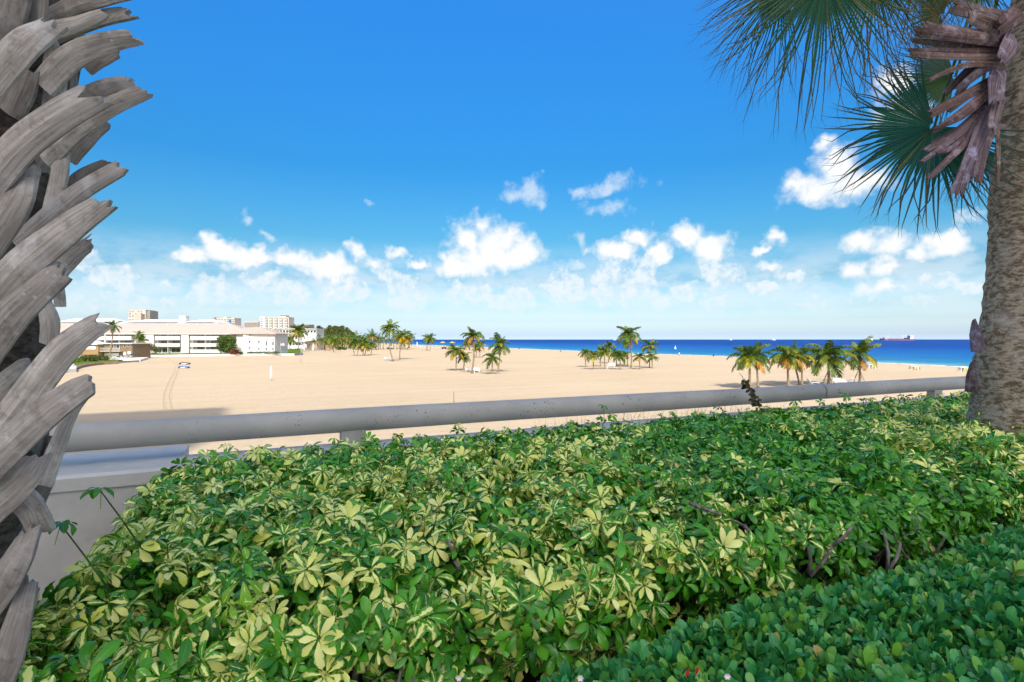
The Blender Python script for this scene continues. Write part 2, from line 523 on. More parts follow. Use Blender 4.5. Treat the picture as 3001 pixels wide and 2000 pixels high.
def mk_bark(name, c1, c2, c3, sx, sz, bump=0.8, dist=0.03, ring=0.0, strap_uv=None):
    m, t, b = new_mat(name)
    pos = t.n('ShaderNodeTexCoord').outputs['Object']
    st = t.vmath('MULTIPLY', pos, (sx, sx, sz))
    if strap_uv:
        sp_ = t.n('ShaderNodeSeparateXYZ'); t.set(sp_.inputs[0], t.n('ShaderNodeAttribute', attribute_name='luv').outputs['Vector'])
        cb_ = t.n('ShaderNodeCombineXYZ')
        t.set(cb_.inputs[0], t.math('MULTIPLY', sp_.outputs[0], strap_uv[0])); t.set(cb_.inputs[1], t.math('MULTIPLY', sp_.outputs[1], strap_uv[1])); t.set(cb_.inputs[2], t.math('MULTIPLY', sp_.outputs[2], 3.7))
        st = cb_.outputs[0]
    n1 = t.noise(st, 1.0, 7.0, 0.68)
    n2 = t.noise(pos, 9.0 if strap_uv else 3.0, 6.0, 0.65)
    n3 = t.noise(pos, 42.0, 4.0, 0.65)
    c = t.mix(t.mr(n1, 0.41, 0.59), c1, c2)
    c = t.mix(t.math('MULTIPLY', t.mr(n2, 0.5, 0.72), 0.7), c, c3)
    if strap_uv:
        nb = t.noise(pos, 17.0, 5.0, 0.7)
        c = t.mix(t.math('MULTIPLY', t.mr(nb, 0.52, 0.70), 0.55), c, tuple(q * 0.45 for q in c1))
        c = t.mix(t.math('MULTIPLY', t.mr(t.vor(pos, 40.0), 0.10, 0.20, 0.6, 0.0), t.mr(t.noise(pos, 6.0, 3.0), 0.55, 0.65)), c, (0.70, 0.69, 0.67))
    c = t.mix(t.math('MULTIPLY', t.mr(n3, 0.56, 0.74), 0.5), c, tuple(q * 0.4 for q in c1))
    at = t.n('ShaderNodeAttribute', attribute_name='col').outputs['Color']
    c = t.mix(1.0, c, at, 'MULTIPLY')
    oi = t.n('ShaderNodeObjectInfo')
    c = t.mix(1.0, c, oi.outputs['Color'], 'MULTIPLY')
    t.set(b.inputs['Base Color'], c)
    b.inputs['Roughness'].default_value = 0.85
    b.inputs['Specular IOR Level'].default_value = 0.2
    h = t.math('ADD', n1, t.math('MULTIPLY', n3, 0.35))
    if ring:
        sp = t.n('ShaderNodeSeparateXYZ'); t.set(sp.inputs[0], pos)
        h = t.math('ADD', h, t.math('MULTIPLY', t.math('SINE', t.math('MULTIPLY', sp.outputs[2], ring)), 0.35))
    bn = t.n('ShaderNodeBump')
    bn.inputs['Strength'].default_value = bump
    bn.inputs['Distance'].default_value = dist
    t.set(bn.inputs['Height'], h)
    t.set(b.inputs['Normal'], bn.outputs[0])
    return m
def mk_glass():
    m, t, b = new_mat('window_glass')
    b.inputs['Base Color'].default_value = (0.03, 0.045, 0.05, 1)
    b.inputs['Roughness'].default_value = 0.12
    b.inputs['Specular IOR Level'].default_value = 0.5
    return m
def mk_flag():
    m, t, b = new_mat('flag_cloth')
    uv = t.n('ShaderNodeAttribute', attribute_name='luv')
    sp = t.n('ShaderNodeSeparateXYZ'); t.set(sp.inputs[0], uv.outputs['Vector'])
    u, v = sp.outputs[0], sp.outputs[1]
    stripe = t.math('LESS_THAN', t.math('FRACT', t.math('MULTIPLY', v, 6.5)), 0.5)
    c = t.mix(stripe, (0.75, 0.74, 0.72), (0.55, 0.06, 0.08))
    can = t.math('MULTIPLY', t.math('LESS_THAN', u, 0.4), t.math('GREATER_THAN', v, 0.4615))
    cu = t.n('ShaderNodeCombineXYZ'); t.set(cu.inputs[0], t.math('MULTIPLY', u, 2.5)); t.set(cu.inputs[1], t.math('MULTIPLY', v, 1.3))
    star = t.mr(t.vor(cu.outputs[0], 8.0, rnd=0.0), 0.2, 0.26, 1.0, 0.0)
    cc = t.mix(star, (0.03, 0.05, 0.22), (0.75, 0.75, 0.75))
    t.set(b.inputs['Base Color'], t.mix(can, c, cc))
    b.inputs['Roughness'].default_value = 0.8
    return m

M['sand'] = mk_sand()
M['trackedsand'] = mat_plain('pressed_sand', (0.50, 0.39, 0.262), 0.95, 0.08, 2.0, 0.1, 0.5, 8.0)
M['sea'] = mk_sea()
M['rail'] = mk_rail(gain=0.50)
M['coping'] = mk_rail('parapet_paint', 0.68, 0.0)
M['schef'] = mk_leaf('variegated_leaf', True)
M['haw'] = mk_leaf('glossy_leaf', False)
M['frond'] = foliage_mat('palm_frond', 0.4, 0.3)
M['tree'] = foliage_mat('tree_leaves', 0.6, 0.2)
M['fan'] = foliage_mat('fan_leaf', 0.4, 0.3)
M['boot'] = mk_bark('weathered_leaf_base', (0.35, 0.31, 0.265), (0.48, 0.44, 0.39), (0.72, 0.69, 0.65), 26.0, 7.0, 0.4, 0.005, strap_uv=(2.5, 6.0))
M['fibre'] = mk_bark('trunk_fibre', (0.055, 0.042, 0.034), (0.15, 0.115, 0.09), (0.19, 0.16, 0.14), 22.0, 40.0, 1.0, 0.03)
M['bark'] = mk_bark('palm_bark', (0.20, 0.14, 0.09), (0.58, 0.475, 0.355), (0.70, 0.62, 0.52), 16.0, 30.0, 1.0, 0.06)
M['brownboot'] = mk_bark('dead_leaf_base', (0.085, 0.06, 0.055), (0.22, 0.175, 0.175), (0.48, 0.46, 0.54), 7.0, 7.0, 0.4, 0.006, strap_uv=(1.2, 8.0))
M['trunk'] = mk_bark('coconut_trunk', (0.16, 0.115, 0.075), (0.32, 0.25, 0.175), (0.36, 0.30, 0.22), 2.0, 8.0, 0.5, 0.03)
M['branch'] = mk_bark('hedge_stem', (0.13, 0.10, 0.085), (0.27, 0.235, 0.21), (0.33, 0.30, 0.28), 30.0, 10.0, 0.5, 0.006)
M['soil'] = mat_plain('soil', (0.045, 0.032, 0.022), 0.95, 0.2, 12.0, 0.1, 0.6)
M['white'] = mat_plain('white_stucco', (0.62, 0.605, 0.585), 0.75, 0.03, 0.6, 0.2)
M['roof'] = mat_plain('cream_roof', (0.42, 0.35, 0.30), 0.8, 0.03, 0.25, 0.15)
M['roofwhite'] = mat_plain('white_roof', (0.66, 0.66, 0.66), 0.7, 0.02, 0.3, 0.2)
M['tan'] = mat_plain('tan_stucco', (0.33, 0.215, 0.105), 0.85, 0.05, 0.8, 0.15)
M['brown'] = mat_plain('brown_stucco', (0.21, 0.15, 0.09), 0.85, 0.06, 0.8, 0.15)
M['pink'] = mat_plain('pink_wall', (0.37, 0.215, 0.18), 0.85, 0.06, 0.8, 0.15)
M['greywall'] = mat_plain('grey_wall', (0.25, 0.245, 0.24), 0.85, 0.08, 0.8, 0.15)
M['grass'] = mat_plain('lawn_grass', (0.12, 0.18, 0.018), 0.9, 0.15, 1.5, 0.1)
M['glass'] = mk_glass()
M['concrete'] = mat_plain('terrace_concrete', (0.50, 0.48, 0.45), 0.85, 0.08, 2.0, 0.2, 0.2)
M['tower'] = mat_plain('tower_stucco', (0.72, 0.70, 0.67), 0.8, 0.03, 0.2, 0.2)
M['cream'] = mat_plain('cream_facade', (0.50, 0.455, 0.40), 0.8, 0.05, 0.1, 0.2)
M['shade'] = mat_plain('dark_balcony', (0.14, 0.13, 0.125), 0.8, 0.08, 0.3, 0.2)  # dark tone of vents and windows; painted shade in the arched balconies
M['redtile'] = mat_plain('red_tile_roof', (0.31, 0.155, 0.10), 0.85, 0.12, 1.0, 0.1)
M['plastic'] = mat_plain('white_plastic', (0.72, 0.72, 0.71), 0.45, 0.02, 3.0, 0.4)
M['wood'] = mat_plain('weathered_wood', (0.22, 0.16, 0.105), 0.85, 0.15, 6.0, 0.1)
M['steel'] = mat_plain('grey_metal', (0.42, 0.42, 0.42), 0.5, 0.05, 3.0, 0.4)
M['blue'] = mat_plain('blue_vinyl', (0.03, 0.13, 0.33), 0.5, 0.06, 3.0, 0.4)
M['yellow'] = mat_plain('yellow_canvas', (0.72, 0.42, 0.05), 0.7, 0.06, 3.0, 0.2)
M['dark'] = mat_plain('dark_paint', (0.025, 0.026, 0.03), 0.5, 0.1, 3.0, 0.3)
M['net'] = mat_plain('net_tape', (0.60, 0.66, 0.56), 0.7, 0.05, 3.0, 0.2)
M['hullred'] = mat_plain('ship_red', (0.36, 0.10, 0.09), 0.7, 0.08, 0.05, 0.2)
M['hullblue'] = mat_plain('ship_blue', (0.06, 0.075, 0.20), 0.7, 0.08, 0.05, 0.2)
M['coco'] = mat_plain('coconut_husk', (0.50, 0.20, 0.03), 0.6, 0.1, 5.0, 0.3)
M['skin'] = mat_plain('skin', (0.42, 0.25, 0.17), 0.6, 0.03, 5.0, 0.3)
M['petal'] = mat_plain('petal', (0.78, 0.70, 0.72), 0.6, 0.03, 50.0, 0.3)
M['red'] = mat_plain('red_leaf', (0.50, 0.03, 0.02), 0.5, 0.1, 30.0, 0.3)
M['flag'] = mk_flag()
#PART2
# ------------------------------------------------------------------ ground, sea
SHORE = [Vector((420, -500)), Vector((250, -160)), Vector((165, 10)), Vector((134, 75)), Vector((119, 122)), Vector((115, 163)), Vector((91, 232)), Vector((70, 258)),
         Vector((26, 366)), Vector((2, 424)), Vector((-50, 560)), Vector((-90, 648)), Vector((-127, 710)), Vector((-330, 1200)), Vector((-900, 2600)), Vector((-3200, 8500)), Vector((-5800, 16000))]

def dense_shore():
    out = []
    for a, b in zip(SHORE[:-1], SHORE[1:]):
        k = max(2, min(24, int((b - a).length / 18)))
        out += [a.lerp(b, i / k) for i in range(k)]
    out.append(SHORE[-1])
    # soften corners
    for _ in range(3):
        out = [out[0]] + [(out[i - 1] + out[i] * 2 + out[i + 1]) / 4 for i in range(1, len(out) - 1)] + [out[-1]]
    return out

def build_ground():
    sh = dense_shore()
    nrm = Vector((0.92, 0.39)).normalized()       # seawards
    # beach: rows inland of the waterline and a little below it
    rows = [(45, -2.2), (0, -0.36), (-5, -0.20), (-14, -0.03), (-24, 0.0), (-60, 0.0), (-140, 0.0), (-300, 0.0), (-700, 0.0), (-7000, 0.0)]
    b = MB()
    vs = [(p.x + nrm.x * o, p.y + nrm.y * o, z) for p in sh for (o, z) in rows]
    n = len(rows)
    fs = [(i * n + j, i * n + j + 1, (i + 1) * n + j + 1, (i + 1) * n + j) for i in range(len(sh) - 1) for j in range(n - 1)]
    b.add(vs, fs)
    tag(b.obj('beach_sand', M['sand']), kind='structure')
    # sea: rows outwards, with the distance offshore stored for the colour of the shallows
    offs = [-6, 0, 4, 10, 22, 45, 80, 130, 200, 300, 450, 700, 1200, 2500, 6000, 14000, 30000]
    vs, off = [], []
    for p in sh:
        for o in offs:
            vs.append((p.x + nrm.x * o, p.y + nrm.y * o, -0.3)); off.append(o)
    n = len(offs)
    fs = [(i * n + j, (i + 1) * n + j, (i + 1) * n + j + 1, i * n + j + 1) for i in range(len(sh) - 1) for j in range(n - 1)]
    me = bpy.data.meshes.new('sea')
    me.from_pydata(vs, [], fs)
    me.materials.append(M['sea'])
    at = me.attributes.new('off', 'FLOAT', 'POINT')
    at.data.foreach_set('value', np.array(off, np.float32))
    tag(link('sea_water', me), kind='structure')
build_ground()

# ------------------------------------------------------------------ terrace, parapet, railing, unseen towers behind
TZ = HC - 1.68                 # terrace floor
WZ = HC - 0.88                 # parapet top
RZ = HC - 0.683                # rail axis
N0, N1 = 4.40, 4.84
ang = math.atan2(DV.y, DV.x)

def build_terrace():
    c = tn(0, -2.4, 0)
    b = MB()
    # floor slab with the podium wall down to the sand
    b.box((tn(0, -15.2, 0).x, tn(0, -15.2, 0).y, (TZ - 0.3) / 2), (130, 40, TZ - 0.3), ang)
    tag(b.obj('podium_wall', M['concrete']), kind='structure')
    b = MB()
    q = tn(0, -15.2, TZ - 0.148)
    b.box(q, (130.2, 40.06, 0.296), ang)
    tag(b.obj('terrace_floor', M['concrete']), kind='structure')
    # parapet: body and slightly proud coping with drip edge
    t = empty('parapet_wall', tn(0, (N0 + N1) / 2, TZ))
    tag(t, 'low thick white painted parapet wall below the round railing', 'wall')
    off = t.location
    b = MB()
    q = tn(0, (N0 + N1) / 2, 0)
    b.box((q.x - off.x, q.y - off.y, (WZ - 0.10 - TZ) / 2), (60, N1 - N0 - 0.03, WZ - 0.10 - TZ), ang)
    b.obj('wall_body', M['coping'], t)
    b = MB()
    L, hw, hh = 30, (N1 - N0) / 2, 0.05
    prof = [(-hw, -hh), (hw, -hh), (hw, hh - 0.02), (hw - 0.02, hh), (-hw + 0.02, hh), (-hw, hh - 0.02)]
    vs, fs = [], []
    for sx in (-L, L):
        for (a, z) in prof:
            p = DV * sx + NV * a
            vs.append((p.x, p.y, WZ - 0.05 + z - TZ))
    k = len(prof)
    for i in range(k):
        j = (i + 1) % k
        fs.append((i, i + k, j + k, j))
    fs += [tuple(range(k)), tuple(range(2 * k - 1, k - 1, -1))]
    b.add(vs, fs)
    b.obj('coping', M['coping'], t)
    # wider pier head at the hedge end
    b = MB()
    q = tn(-7.5, 5.06, 0)
    b.box((q.x - off.x, q.y - off.y, (WZ - 0.004 - TZ) / 2 - 1.0), (14.0, 0.44, WZ - 0.004 - TZ + 2.0), ang)
    b.obj('pier', M['coping'], t)
    # railing
    rl = empty('pipe_railing', tn(0.748, 4.75, WZ))
    tag(rl, 'thick round white concrete pipe railing with mildew specks running across the terrace edge', 'railing')
    o = rl.location
    cuts = [-20, -6.2, 6.7, 19.5, 30]
    rnd = random.Random(5)
    for a, e in zip(cuts[:-1], cuts[1:]):
        b = MB()
        pts, rad = [], []
        for i in range(41):
            t_ = a + 0.004 + (e - a - 0.008) * i / 40
            edge = i in (0, 40)
            pts.append(tn(t_, 4.75, RZ) - o + Vector((0, 0, 0.004 * math.sin(t_ * 0.9))))
            rad.append(0.090 if edge else 0.0985 + 0.0012 * math.sin(t_ * 2.1))
        pts.insert(1, pts[0].lerp(pts[1], 0.04)); rad.insert(1, 0.0985)
        pts.insert(-1, pts[-1].lerp(pts[-2], 0.04)); rad.insert(-1, 0.0985)
        b.tube(pts, rad, 40)
        b.obj('pipe_segment', M['rail'], rl, smooth=True)
        if e < 25:
            b = MB()
            b.tube([tn(e - 0.006, 4.75, RZ) - o, tn(e + 0.006, 4.75, RZ) - o], 0.092, 32)
            b.obj('joint_seal', M['dark'], rl, smooth=True)
    for tp in (-7.8, 0.748, 9.3, 17.8):
        b = MB()
        q = tn(tp, 4.75, (WZ + RZ - 0.06) / 2) - o
        b.box(q, (0.20, 0.11, RZ - 0.06 - WZ), ang)
        b.obj('post', M['rail'], rl)
    return rl
build_terrace()

def build_tower():
    """two unseen towers far behind the deck, sized for their shadows on terrace and sand"""
    tan_el = math.tan(R(SUN_EL))
    s = Vector((SUN_AZ[0], SUN_AZ[1], 0)).normalized()
    def tower(label, corner_shadow, width, dist, left):
        # roof height so that the shadow of its front roof edge ends at corner_shadow
        cs = Vector((corner_shadow[0], corner_shadow[1], 0))
        h = dist * tan_el
        c = cs - s * dist
        t = empty('unseen_tower', c)
        tag(t, label, 'building')
        sg = -1 if left else 1
        q = DV * (sg * width / 2) - NV * 9
        MB().box((q.x, q.y, h / 2), (width, 18, h), ang).obj('wall', M['tower'], t)
        z = 4.0
        while z < h - 1.5:
            q = DV * (sg * width / 2) + NV * 0.5
            MB().box((q.x, q.y, z), (width - 1, 1.0, .22), ang).obj('floor_band', M['white'], t)
            q = DV * (sg * width / 2) + NV * 0.03
            MB().box((q.x, q.y, z + 1.5), (width - 2, .1, 1.9), ang).obj('window_strip', M['glass'], t)
            z += 3.2
    tower('unseen white tower added behind the viewer to shade the terrace', (-6.5, 19.0), 20, 130.0, False)  # added unseen block, far and narrow: shades the terrace, leaves the sky open
    tower('taller residential tower behind the viewer whose shadow reaches the open sand', (-28.2, 54.4), 50, 130.0, True)
build_tower()

# ------------------------------------------------------------------ long white resort building
def quad_prism(b, pts_top, thick):
    """slab from four (or more) points, thickened downwards"""
    n = len(pts_top)
    vs = [tuple(p) for p in pts_top] + [(p[0], p[1], p[2] - thick) for p in pts_top]
    fs = [tuple(range(n)), tuple(range(2 * n - 1, n - 1, -1))] + [(i, i + n, (i + 1) % n + n, (i + 1) % n) for i in range(n)]
    b.add(vs, fs)

def window(parent, x, y, z, w, h, frame='white', depth=0.12, pane='glass', n=1, sill=False):
    """window on a wall that faces -y: frame with its pane(s)"""
    f = MB()
    tk = 0.07
    f.span(x - w / 2 - tk, x - w / 2, y - depth, y + 0.02, z - h / 2 - tk, z + h / 2 + tk)
    f.span(x + w / 2, x + w / 2 + tk, y - depth, y + 0.02, z - h / 2 - tk, z + h / 2 + tk)
    f.span(x - w / 2, x + w / 2, y - depth, y + 0.02, z + h / 2, z + h / 2 + tk)
    f.span(x - w / 2, x + w / 2, y - depth, y + 0.02, z - h / 2 - tk, z - h / 2)
    for i in range(1, n):
        xx = x - w / 2 + w * i / n
        f.span(xx - 0.03, xx + 0.03, y - depth + 0.01, y + 0.02, z - h / 2, z + h / 2)
    fo = f.obj('window', M[frame], parent)
    p = MB()
    p.span(x - w / 2, x + w / 2, y - 0.05, y - 0.03, z - h / 2, z + h / 2)
    p.obj('pane', M[pane], fo)
    return fo

def build_resort():
    Z = 235.0
    X = lambda p: (p - CX) / F * Z
    ZZ = lambda p, d=0.0: HC + (CY - p) / F * (Z + d)
    z0 = 0.95
    eave, ridge = ZZ(978.8), ZZ(948, 9)
    t = empty('resort_building', (X(420), Z, z0))
    tag(t, 'long low white three-storey resort block with a cream hipped roof', 'building')
    o = Vector(t.location)
    def add(b, name, mat, parent=t):
        ob = b.obj(name, M[mat], parent)
        ob.location = -o if parent is t else (0, 0, 0)
        return ob
    x0, x1 = X(60), X(694)
    b = MB().span(x0, x1, Z, Z + 18, z0 - 0.5, eave)
    wall = add(b, 'wall', 'white')
    # hipped roof with overhang
    b = MB()
    ex0, ex1, ey0, ey1 = x0 - 1.2, x1 + 8.0, Z - 2.6, Z + 20
    rx0, rx1, ry = x0 + 10, X(641) , Z + 9
    e = eave
    vs = [(ex0, ey0, e), (ex1, ey0, e), (ex1, ey1, e), (ex0, ey1, e), (rx0, ry, ridge), (rx1, ry, ridge)]
    vs += [(v[0], v[1], e - 0.25) for v in vs[:4]]
    b.add(vs, [(0, 1, 5, 4), (1, 2, 5), (2, 3, 4, 5), (3, 0, 4), (0, 6, 7, 1), (1, 7, 8, 2), (2, 8, 9, 3), (3, 9, 6, 0), (6, 9, 8, 7)])
    roof = add(b, 'roof', 'roof')
    b = MB().span(ex0, ex1 - 7.0, ey0 - 0.08, ey0 - 0.002, e - 0.30, e + 0.02)
    gut = add(b, 'gutter', 'white')
    for (vx, vy) in ((463, 955), (552, 953), (600, 962)):
        k = (vy - 948) / 31.0
        yy = ry + (ey0 - ry) * k
        b = MB().tube([(X(vx), yy, ridge + (e - ridge) * k - 0.1), (X(vx), yy, ridge + (e - ridge) * k + 0.6)], 0.2, 8)
        add(b, 'roof_vent', 'white')
    # balconies
    bays = [(225, 318, 2), (322, 395, 2), (464, 536, 2), (566, 652, 3)]
    levels = [(ZZ(997.5), ZZ(985.3)), (ZZ(1016.5), ZZ(1006.8)), (z0 + 0.02, ZZ(1024.8))]
    for bi, (a, c, nl) in enumerate(bays):
        xa, xc = X(a), X(c)
        for li in range(nl):
            lo, hi = levels[li]
            b = MB()
            b.span(xa, xc, Z - 2.2, Z - 2.05, lo, hi)
            b.span(xa, xa + 0.15, Z - 2.05, Z + 0.01, lo, hi)
            b.span(xc - 0.15, xc, Z - 2.05, Z + 0.01, lo, hi)
            b.span(xa + 0.15, xc - 0.15, Z - 2.05, Z + 0.01, lo, lo + 0.2)
            add(b, 'balcony', 'white')
        # glazed doors behind the balconies
        for li, zc in enumerate((ZZ(981.5), ZZ(1001), ZZ(1021) if nl == 3 else None)):
            if zc is None: continue
            for k in range(2):
                xx = xa + (xc - xa) * (0.27 + 0.46 * k)
                w = window(t, xx, Z, zc - 0.35, 3.0, 1.9, n=2, pane='greywall')
                w.location = -o
        # divider wall between neighbouring flats
        b = MB().span((xa + xc) / 2 - 0.08, (xa + xc) / 2 + 0.08, Z - 2.0, Z - 0.02, z0, eave - 0.3)
        add(b, 'divider', 'white')
    # ground-floor sliding doors in the middle bay
    for (a, c) in ((465, 474), (475, 497), (502, 530)):
        w = window(t, (X(a) + X(c)) / 2, Z, ZZ(1027.2), X(c) - X(a) - 0.4, 1.75, n=2)
        w.location = -o
    # stair panel with horizontal siding joints
    b = MB().span(X(540), X(562), Z - 2.3, Z - 0.01, z0, eave - 0.3)
    add(b, 'stair_panel', 'white')
    for k, py in enumerate((992, 1000, 1010.5, 1019, 1029)):
        b = MB().span(X(541), X(561), Z - 2.36, Z - 2.302, ZZ(py) - 0.05, ZZ(py) + 0.05)
        add(b, 'siding_joint', 'greywall')
    b = MB().span(X(432), X(461), Z - 2.3, Z - 0.01, z0, eave - 0.3)
    add(b, 'wall_panel', 'white')
    b = MB().span(X(438), X(458), Z - 2.36, Z - 2.302, ZZ(992) - 0.05, ZZ(992) + 0.05)
    add(b, 'siding_joint', 'greywall')
    b = MB().span(X(319), X(322), Z - 2.6, Z - 0.01, z0, eave - 0.3)
    add(b, 'pier', 'white')
    return t
build_resort()

def build_pavilion():
    Z = 231.0
    X = lambda p: (p - CX) / F * Z
    ZZ = lambda p, d=0.0: HC + (CY - p) / F * (Z + d)
    z0 = 0.95
    t = empty('end_pavilion', (X(745), Z, z0))
    tag(t, 'white end house with hipped cream roof and small windows beside the leafy tree', 'building')
    o = Vector(t.location)
    def add(b, name, mat, smooth=False):
        ob = b.obj(name, M[mat], t, smooth); ob.location = -o; return ob
    e = ZZ(978)
    xa, xb, xc = X(691), X(752), X(801)
    b = MB()
    # two faces meeting at an angle, seen as a faceted front
    poly = [(xa, Z + 0.5), (X(712), Z + 0.5), (X(714), Z - 0.6), (xb, Z - 1.2), (xc, Z + 1.4), (xc, Z + 15), (xa, Z + 15)]
    n = len(poly)
    vs = [(p[0], p[1], z0 - 0.5) for p in poly] + [(p[0], p[1], e) for p in poly]
    b.add(vs, [(i, (i + 1) % n, (i + 1) % n + n, i + n) for i in range(n)] + [tuple(range(n, 2 * n))])
    add(b, 'wall', 'white')
    b = MB()
    ap1, ap2 = Vector((X(690), Z + 8, ZZ(960, 8))), Vector((X(741), Z + 7, ZZ(959, 7)))
    ring = [Vector((xa - 2.5, Z - 0.6, e)), Vector((X(712), Z - 0.8, e)), Vector((xb, Z - 2.4, e)), Vector((xc + 1.1, Z + 0.4, e)), Vector((xc + 1.1, Z + 16, e)), Vector((xa - 2.5, Z + 16, e))]
    vs = ring + [ap1, ap2] + [v - Vector((0, 0, 0.3)) for v in ring]
    b.add(vs, [(0, 1, 2, 7, 6), (2, 3, 7), (3, 4, 7), (4, 5, 6, 7), (5, 0, 6)] + [(i, i + 8, (i + 1) % 6 + 8, (i + 1) % 6) for i in range(6)] + [(13, 12, 11, 10, 9, 8)])
    add(b, 'roof', 'roof')
    def yfront(x):
        if x < xb: k = (x - X(714)) / (xb - X(714)); return Z - 0.6 - 0.6 * k
        k = (x - xb) / (xc - xb); return Z - 1.2 + 2.6 * k
    for (wx, wy, w, h) in ((735, 1002, 5, 5), (735, 1020, 4, 4), (760.5, 1002.5, 5, 6), (760.5, 1022, 4, 6), (779, 1006.5, 5, 12), (796, 1006.5, 5, 11), (779, 1023, 4, 8), (796, 1023, 4, 8)):
        x = X(wx)
        w_ = window(t, x, yfront(x), ZZ(wy), w * Z / F, h * Z / F)
        w_.location = -o
    for (wx, wy) in ((780, 992), (796, 992)):
        x = X(wx)
        b = MB().span(x - 0.45, x + 0.45, yfront(x) - 0.35, yfront(x) + 0.05, ZZ(wy) - 0.45, ZZ(wy) + 0.45)
        add(b, 'wall_box', 'white')
    for (wx, wy) in ((768, 1000.5), (768, 1019.5)):
        x = X(wx)
        b = MB().span(x - 0.3, x + 0.3, yfront(x) - 0.12, yfront(x) + 0.05, ZZ(wy) - 0.06, ZZ(wy) + 0.06)
        add(b, 'wall_vent', 'shade')
    b = MB().span(X(735) - 0.35, X(735) + 0.35, yfront(X(735)) - 0.1, yfront(X(735)) + 0.05, ZZ(982) - 0.25, ZZ(982) + 0.2)
    add(b, 'vent_grille', 'shade')
build_pavilion()

def build_rear_roofs():
    Z = 262.0
    X = lambda p: (p - CX) / F * Z
    ZZ = lambda p: HC + (CY - p) / F * Z
    t = empty('rear_wing', (X(420), Z, 0))
    tag(t, 'white rear wing with flat white roofs and a square chimney above the resort ridge', 'building')
    o = Vector(t.location)
    b = MB().span(X(130), X(640), Z, Z + 16, 0, ZZ(946)); ob = b.obj('wall', M['white'], t); ob.location = -o
    for (a, c, top) in ((158, 328, 932.5), (370, 521, 935), (538, 627, 935)):
        b = MB()
        za, zb = ZZ(945), ZZ(top)
        b.add([(X(a), Z - 0.5, za), (X(c), Z - 0.5, za), (X(c) - 4, Z + 8, zb), (X(a) + 4, Z + 8, zb), (X(a), Z + 16, za), (X(c), Z + 16, za)], [(0, 1, 2, 3), (1, 5, 2), (3, 2, 5, 4), (4, 0, 3), (0, 4, 5, 1)])
        ob = b.obj('roof', M['roofwhite'], t); ob.location = -o
    b = MB().span(X(518), X(537), Z + 2, Z + 5, ZZ(948), ZZ(926.5))
    b.span(X(517), X(538), Z + 1.8, Z + 5.2, ZZ(926.5), ZZ(925.3))
    ob = b.obj('chimney', M['white'], t); ob.location = -o
build_rear_roofs()

